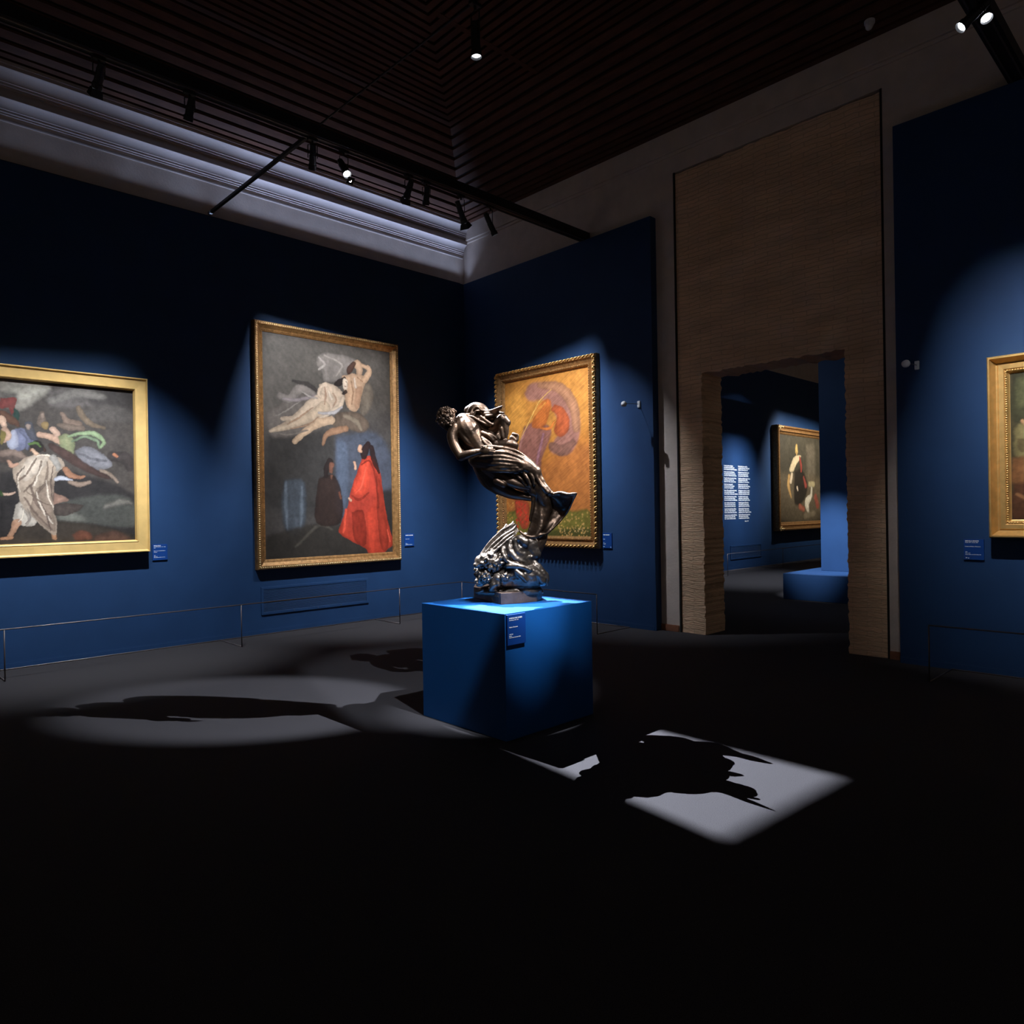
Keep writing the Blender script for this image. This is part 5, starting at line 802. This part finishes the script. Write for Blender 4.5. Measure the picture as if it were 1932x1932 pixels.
S_DEMON = [('c',[(0.2826,0.0603,0.1776,0.065),(0.2341,0.0303,0.1907,0.095),(0.1482,0.0004,0.2043,0.11),(0.0345,0.0003,0.1967,0.095),(-0.0602,0.0003,0.1888,0.075),(-0.1077,0.0003,0.1801,0.05)]),('c',[(0.2164,0.0305,0.2766,0.05),(0.1497,0.0205,0.2785,0.08),(0.0738,0.0205,0.2797,0.075)]),('c',[(0.1219,0.0206,0.3169,0.105),(0.0944,0.0107,0.3844,0.105),(0.1239,0.0108,0.4502,0.085),(0.1629,0.0309,0.4962,0.05)]),('c',[(0.1906,0.0208,0.4582,0.07),(0.2134,0.0307,0.3813,0.07)]),('c',[(0.0287,0.0007,0.4239,0.08),(-0.0007,0.0006,0.3581,0.09)]),('c',[(-0.0593,0.0205,0.2723,0.07),(-0.1161,0.0205,0.2828,0.06)]),('c',[(0.1905,0.0507,0.4091,0.07),(0.1988,0.0506,0.3326,0.06)]),('c',[(0.1144,-0.0561,0.4957,0.035),(0.1559,-0.0662,0.4673,0.034)]),('c',[(0.0814,-0.0662,0.4826,0.022),(0.0851,-0.0763,0.4269,0.022),(0.1125,-0.0763,0.3892,0.02),(0.1593,-0.0563,0.3779,0.015)]),('c',[(0.0391,-0.0562,0.4735,0.02),(0.0336,-0.0763,0.4184,0.022),(0.0654,-0.0864,0.3626,0.022),(0.1301,-0.0764,0.3236,0.018)]),('c',[(0.1359,-0.0464,0.3683,0.016),(0.1778,-0.0464,0.3488,0.018),(0.2016,-0.0364,0.3525,0.013)]),('c',[(-0.0177,-0.0663,0.4281,0.016),(-0.0181,-0.0863,0.3825,0.018),(0.0182,-0.0914,0.3264,0.018),(0.0922,-0.0965,0.2977,0.018)]),('c',[(0.0177,-0.0965,0.2896,0.02),(0.1013,-0.1065,0.289,0.022),(0.1846,-0.0965,0.259,0.02)]),('c',[(0.0821,-0.1066,0.2522,0.018),(0.1278,-0.1166,0.2152,0.022),(0.1551,-0.1067,0.1767,0.018)]),('c',[(0.1944,-0.0666,0.247,0.024),(0.2504,-0.0566,0.2172,0.03),(0.2781,-0.0467,0.1689,0.03)]),('c',[(0.2126,0.0007,0.383,0.006),(0.2164,0.0006,0.3262,0.02),(0.2533,0.0005,0.2688,0.03),(0.2904,0.0004,0.2209,0.032)]),('c',[(0.2123,0.0006,0.3689,0.008),(0.1918,-0.0195,0.2997,0.018),(0.1674,-0.0295,0.2632,0.014)]),('c',[(0.2805,-0.0096,0.222,0.022),(0.3137,0.0004,0.2016,0.02),(0.3222,0.0003,0.1447,0.013),(0.3248,0.0002,0.1258,0.008)]),('c',[(0.3031,-0.0197,0.1848,0.014),(0.3024,-0.0197,0.1471,0.01)]),('c',[(-0.0688,-0.0397,0.1927,0.05),(-0.0926,-0.0598,0.1388,0.036),(-0.1071,-0.0598,0.1109,0.026)]),('c',[(-0.0588,-0.0697,0.1953,0.03),(-0.0546,-0.0797,0.1495,0.022)]),('c',[(-0.1122,-0.0498,0.1052,0.02),(-0.0699,-0.0598,0.0963,0.012)]),('c',[(-0.1169,-0.0498,0.1053,0.018),(-0.0884,-0.0698,0.0949,0.01)]),('c',[(-0.1624,-0.0396,0.213,0.045),(-0.1718,-0.0497,0.1859,0.044)]),('c',[(-0.2043,-0.0597,0.178,0.018),(-0.2187,-0.0597,0.1595,0.012)]),('c',[(-0.1818,-0.0497,0.1485,0.02),(-0.2054,-0.0498,0.1395,0.012)]),('c',[(-0.1786,0.0304,0.2545,0.045),(-0.2026,0.0304,0.2453,0.04)]),('c',[(-0.1743,-0.0198,0.1076,0.01),(-0.1887,-0.0198,0.0937,0.016),(-0.2218,-0.0199,0.0849,0.012),(-0.236,-0.0199,0.0823,0.008)])]
S_DHAIR = [('curls',(-0.157,-0.0596,0.21),0.048,22,0.02),('curls',(-0.1919,0.0004,0.2382),0.05,14,0.02),('curls',(-0.0005,-0.0846,0.207),0.034,16,0.014),('curls',(-0.2049,-0.0497,0.1677),0.03,10,0.014)]
S_WING = [('sheet',[[(0.0681,0.0311,0.6309),(0.0219,0.021,0.5938),(-0.0357,0.011,0.5476),(-0.0932,0.0009,0.4921),(-0.1506,-0.0093,0.4273),(-0.1937,-0.0194,0.3672),(-0.2347,-0.0295,0.3026)],[(0.0885,0.021,0.6023),(0.0403,0.001,0.5561),(-0.0121,-0.0191,0.5151),(-0.0646,-0.0292,0.4646),(-0.1215,-0.0443,0.4099),(-0.1691,-0.0494,0.3546),(-0.2263,-0.0495,0.2974)],[(0.1113,0.001,0.555),(0.0585,-0.0291,0.5096),(0.011,-0.0492,0.4736),(-0.0458,-0.0593,0.4282),(-0.1025,-0.0693,0.3782),(-0.15,-0.0694,0.3323),(-0.2165,-0.0595,0.2905)]],0.012,30,30,0.006,6),('c',[(0.0681,0.0311,0.6309,0.006),(0.0505,0.021,0.6029,0.011),(-0.0163,0.001,0.5665,0.01),(-0.0928,-0.0091,0.4972,0.011),(-0.1598,-0.0193,0.4185,0.011),(-0.2072,-0.0394,0.3452,0.011),(-0.2356,-0.0495,0.2995,0.012)]),('c',[(0.0931,0.001,0.6026,0.005),(0.0594,-0.009,0.5655,0.009),(-0.0166,-0.0291,0.5203,0.009),(-0.0926,-0.0442,0.4563,0.009),(-0.1591,-0.0543,0.3829,0.009),(-0.2304,-0.0595,0.302,0.01)]),('c',[(0.0828,-0.029,0.5563,0.007),(0.0116,-0.0441,0.5109,0.008),(-0.0642,-0.0592,0.4472,0.008),(-0.14,-0.0693,0.3742,0.008),(-0.2255,-0.0645,0.2985,0.009)]),('c',[(0.087,-0.0491,0.5333,0.006),(0.0207,-0.0592,0.4879,0.008),(-0.055,-0.0743,0.4244,0.008),(-0.1306,-0.0794,0.356,0.008),(-0.2207,-0.0695,0.2914,0.009)]),('c',[(0.0077,0.021,0.5988,0.01),(0.0173,0.021,0.6034,0.014),(-0.0164,0.001,0.5571,0.012)]),('c',[(-0.2338,-0.0495,0.2994,0.016),(-0.2266,-0.0495,0.2805,0.012)]),('c',[(-0.1892,-0.0294,0.3254,0.05),(-0.1138,-0.0294,0.3336,0.075),(-0.0387,-0.0194,0.3317,0.06)]),('curls',(-0.1089,-0.0394,0.3248),0.074,18,0.034),('curls',(-0.0429,-0.0394,0.3379),0.05,12,0.028),('curls',(-0.1801,-0.0295,0.3065),0.04,10,0.022)]
S_ROCK = [('c',[(-0.2134,0.0001,0.0777,0.018),(-0.1182,-0.0199,0.0766,0.022),(-0.0049,-0.0399,0.0789,0.026),(0.0892,-0.0398,0.0868,0.035),(0.1836,-0.0199,0.083,0.036),(0.2508,0.0201,0.0727,0.026)]),('c',[(-0.1787,0.0801,0.0825,0.035),(-0.0156,0.1002,0.092,0.055),(0.1773,0.1202,0.0867,0.055),(0.2345,0.1001,0.0783,0.04)]),('c',[(0.0616,-0.0198,0.118,0.03),(0.1276,-0.0298,0.1274,0.035),(0.1842,-0.0198,0.1207,0.03)]),('c',[(0.2605,0.0202,0.0868,0.03),(0.2746,0.0201,0.0723,0.02)])]

def chain_tube(mb, pts):
    P = catmull(pts, 6); mb.tube([tuple(p[:3]) for p in P], [max(p[3], .003) for p in P], 14, round_ends=True)
def curls(mb, c, R, n, r, seed):
    rr = random.Random(seed); c = Vector(c)
    mb.sphere(c, R*.97, 14, 9)
    for i in range(n):
        zz = 1-2*(i+.5)/n; th = i*2.39996; q = math.sqrt(1-zz*zz)
        nrm = Vector((q*math.cos(th), q*math.sin(th), zz)); o = c+nrm*R
        u = nrm.orthogonal().normalized(); v = nrm.cross(u); ph = rr.uniform(0, 6.28); s = rr.uniform(.7, 1.25)
        pts = [o+(u*math.cos(ph+a)+v*math.sin(ph+a))*r*s*(1-.15*k)+nrm*r*.07*k for k, a in enumerate((0, 1, 2, 3, 4, 5))]
        mb.tube(pts, [r*.34, r*.46, r*.50, r*.46, r*.42, r*.36], 7, round_ends=True)
def sheet(mb, rows, th, nu, nv, amp, waves):
    G = [catmull(r, max(1, nu//(len(r)-1))) for r in rows]; k = min(len(g) for g in G); G = np.array([g[:k] for g in G])
    S = np.array([catmull(G[:, j], max(1, nv//(len(rows)-1))) for j in range(k)])   # k x nv' x 3
    nvv = S.shape[1]
    off = amp*np.sin(np.linspace(0, 2*PI*waves, nvv))[None, :]
    A = S.copy(); B = S.copy(); A[:, :, 1] += off-th/2; B[:, :, 1] += off+th/2
    vs = [tuple(p) for p in A.reshape(-1, 3)]+[tuple(p) for p in B.reshape(-1, 3)]; N = k*nvv; fs = []
    ix = lambda i, j, s=0: s*N+i*nvv+j
    for i in range(k-1):
        for j in range(nvv-1):
            fs.append((ix(i, j), ix(i, j+1), ix(i+1, j+1), ix(i+1, j))); fs.append((ix(i, j, 1), ix(i+1, j, 1), ix(i+1, j+1, 1), ix(i, j+1, 1)))
    for i in range(k-1):
        fs.append((ix(i, 0), ix(i+1, 0), ix(i+1, 0, 1), ix(i, 0, 1))); fs.append((ix(i, nvv-1), ix(i, nvv-1, 1), ix(i+1, nvv-1, 1), ix(i+1, nvv-1)))
    for j in range(nvv-1):
        fs.append((ix(0, j), ix(0, j, 1), ix(0, j+1, 1), ix(0, j+1))); fs.append((ix(k-1, j), ix(k-1, j+1), ix(k-1, j+1, 1), ix(k-1, j, 1)))
    mb.add(vs, fs)
def organic(name, prims, mat, parent, voxel=.0048, smooth=3, lump=0.0):
    mb = MB()
    for i, p in enumerate(prims):
        if p[0] == 'c': chain_tube(mb, p[1])
        elif p[0] == 'curls': curls(mb, p[1], p[2], p[3], p[4], i)
        else: sheet(mb, *p[1:])
    me = mb.mesh(name); bm = bmesh.new(); bm.from_mesh(me); bmesh.ops.recalc_face_normals(bm, faces=bm.faces); bm.to_mesh(me); bm.free()
    tmp = bpy.data.objects.new('tmp', me); COL.objects.link(tmp)
    r = tmp.modifiers.new('r', 'REMESH'); r.mode = 'VOXEL'; r.voxel_size = voxel
    s = tmp.modifiers.new('s', 'SMOOTH'); s.factor = .5; s.iterations = smooth
    bpy.context.view_layer.update()
    out = baked(tmp); bpy.data.objects.remove(tmp)
    if lump:
        n = len(out.vertices); co = np.empty(n*3, np.float32); out.vertices.foreach_get('co', co); co = co.reshape(-1, 3)
        no = np.empty(n*3, np.float32); out.vertices.foreach_get('normal', no); no = no.reshape(-1, 3)
        f = 28; d = (vnoise(co[:, 0]*f+40, co[:, 2]*f+40, 5)+vnoise(co[:, 1]*f+40, co[:, 2]*f+20, 6)+vnoise(co[:, 0]*f*2.3+40, co[:, 2]*f*2.3+co[:, 1]*f+40, 8)*.6-1.3)*lump
        co += no*d[:, None]; out.vertices.foreach_set('co', co.ravel()); out.update()
    out.name = name
    return link_mesh(name, out, mat, parent, smooth=True)
SC = empty('bronze_sculpture', (-4.10, 3.87, PH), SROT, 'dark bronze group of draped figures leaning left over a winged figure, on the pedestal', 'sculpture')
m = MB(); m.prism(PLATE, .0, .088); o = m.build('base_plate', M['plate'], SC, bevel=.003)
organic('rocky_ground', S_ROCK, M['bronze_grey'], SC, .006, 3, .006)
dm = organic('winged_figure', S_DEMON, M['bronze_grey'], SC, .005, 6, .006)
organic('winged_figure_hair', S_DHAIR, M['bronze_grey'], dm, .0038, 3)
organic('wing', S_WING, M['bronze_grey'], dm, .0042, 2, .002)
organic('swirling_drapery', S_DRAPE, M['bronze'], SC, .0048, 6, .003)
mn = organic('man_figure', S_MAN, M['bronze'], SC, .0045, 5)
organic('man_hair', S_HAIR, M['bronze'], mn, .0034, 2)
wm = organic('woman_figure', S_WOMAN, M['bronze'], SC, .0048, 5)
organic('veil', S_VEIL, M['bronze'], wm, .0042, 2)
text_obj('PAOLO E FRANCESCA', .022, M['goldold'], o, (0, 0, 0), name='inscription')
ins = bpy.data.objects['inscription']
pa, pb = Vector((*PLATE[0], 0)), Vector((*PLATE[1], 0)); dd = (pb-pa); L = dd.length
ins.data.transform(Matrix.Diagonal((L*.86/max(1e-3, max(v.co.x for v in ins.data.vertices)), 1, 1, 1)))
ins.data.transform(Matrix.Translation(pa+dd*.07+Vector((0, 0, .052))) @ Matrix.Rotation(math.atan2(dd.y, dd.x), 4, 'Z') @ Matrix.Translation((0, -.001, 0)))

# ------------------------------------------------------------------ world, camera, colour
w = bpy.data.worlds.new('world'); scene.world = w; w.use_nodes = True
bg = w.node_tree.nodes['Background']; bg.inputs[0].default_value = (1.0, .86, .76, 1); bg.inputs[1].default_value = AMBIENT

cam_d = bpy.data.cameras.new('camera'); cam = bpy.data.objects.new('camera', cam_d); COL.objects.link(cam)
YAW, PITCH, ROLL = 0.803891, -0.001739, -0.016194
fw = Vector((-math.sin(YAW)*math.cos(PITCH), math.cos(YAW)*math.cos(PITCH), math.sin(PITCH)))
rt = Vector((math.cos(YAW), math.sin(YAW), 0)); up = rt.cross(fw)
r_ = rt*math.cos(ROLL)+up*math.sin(ROLL); u_ = up*math.cos(ROLL)-rt*math.sin(ROLL)
Rm = Matrix((r_, u_, -fw)).transposed()
cam.matrix_world = Matrix.Translation((0, 0, 1.6)) @ Rm.to_4x4()
cam_d.sensor_width = 36; cam_d.lens = 1357.83*36/1932; cam_d.clip_start = .05; cam_d.clip_end = 100
scene.camera = cam
vs = scene.view_settings
vs.view_transform = 'Standard'; vs.look = 'None'; vs.gamma = 1; vs.use_curve_mapping = False; vs.exposure = 0
scene.cycles.max_bounces = 6; scene.cycles.diffuse_bounces = 4; scene.cycles.glossy_bounces = 3
scene.cycles.use_denoising = True; scene.cycles.sample_clamp_indirect = 4
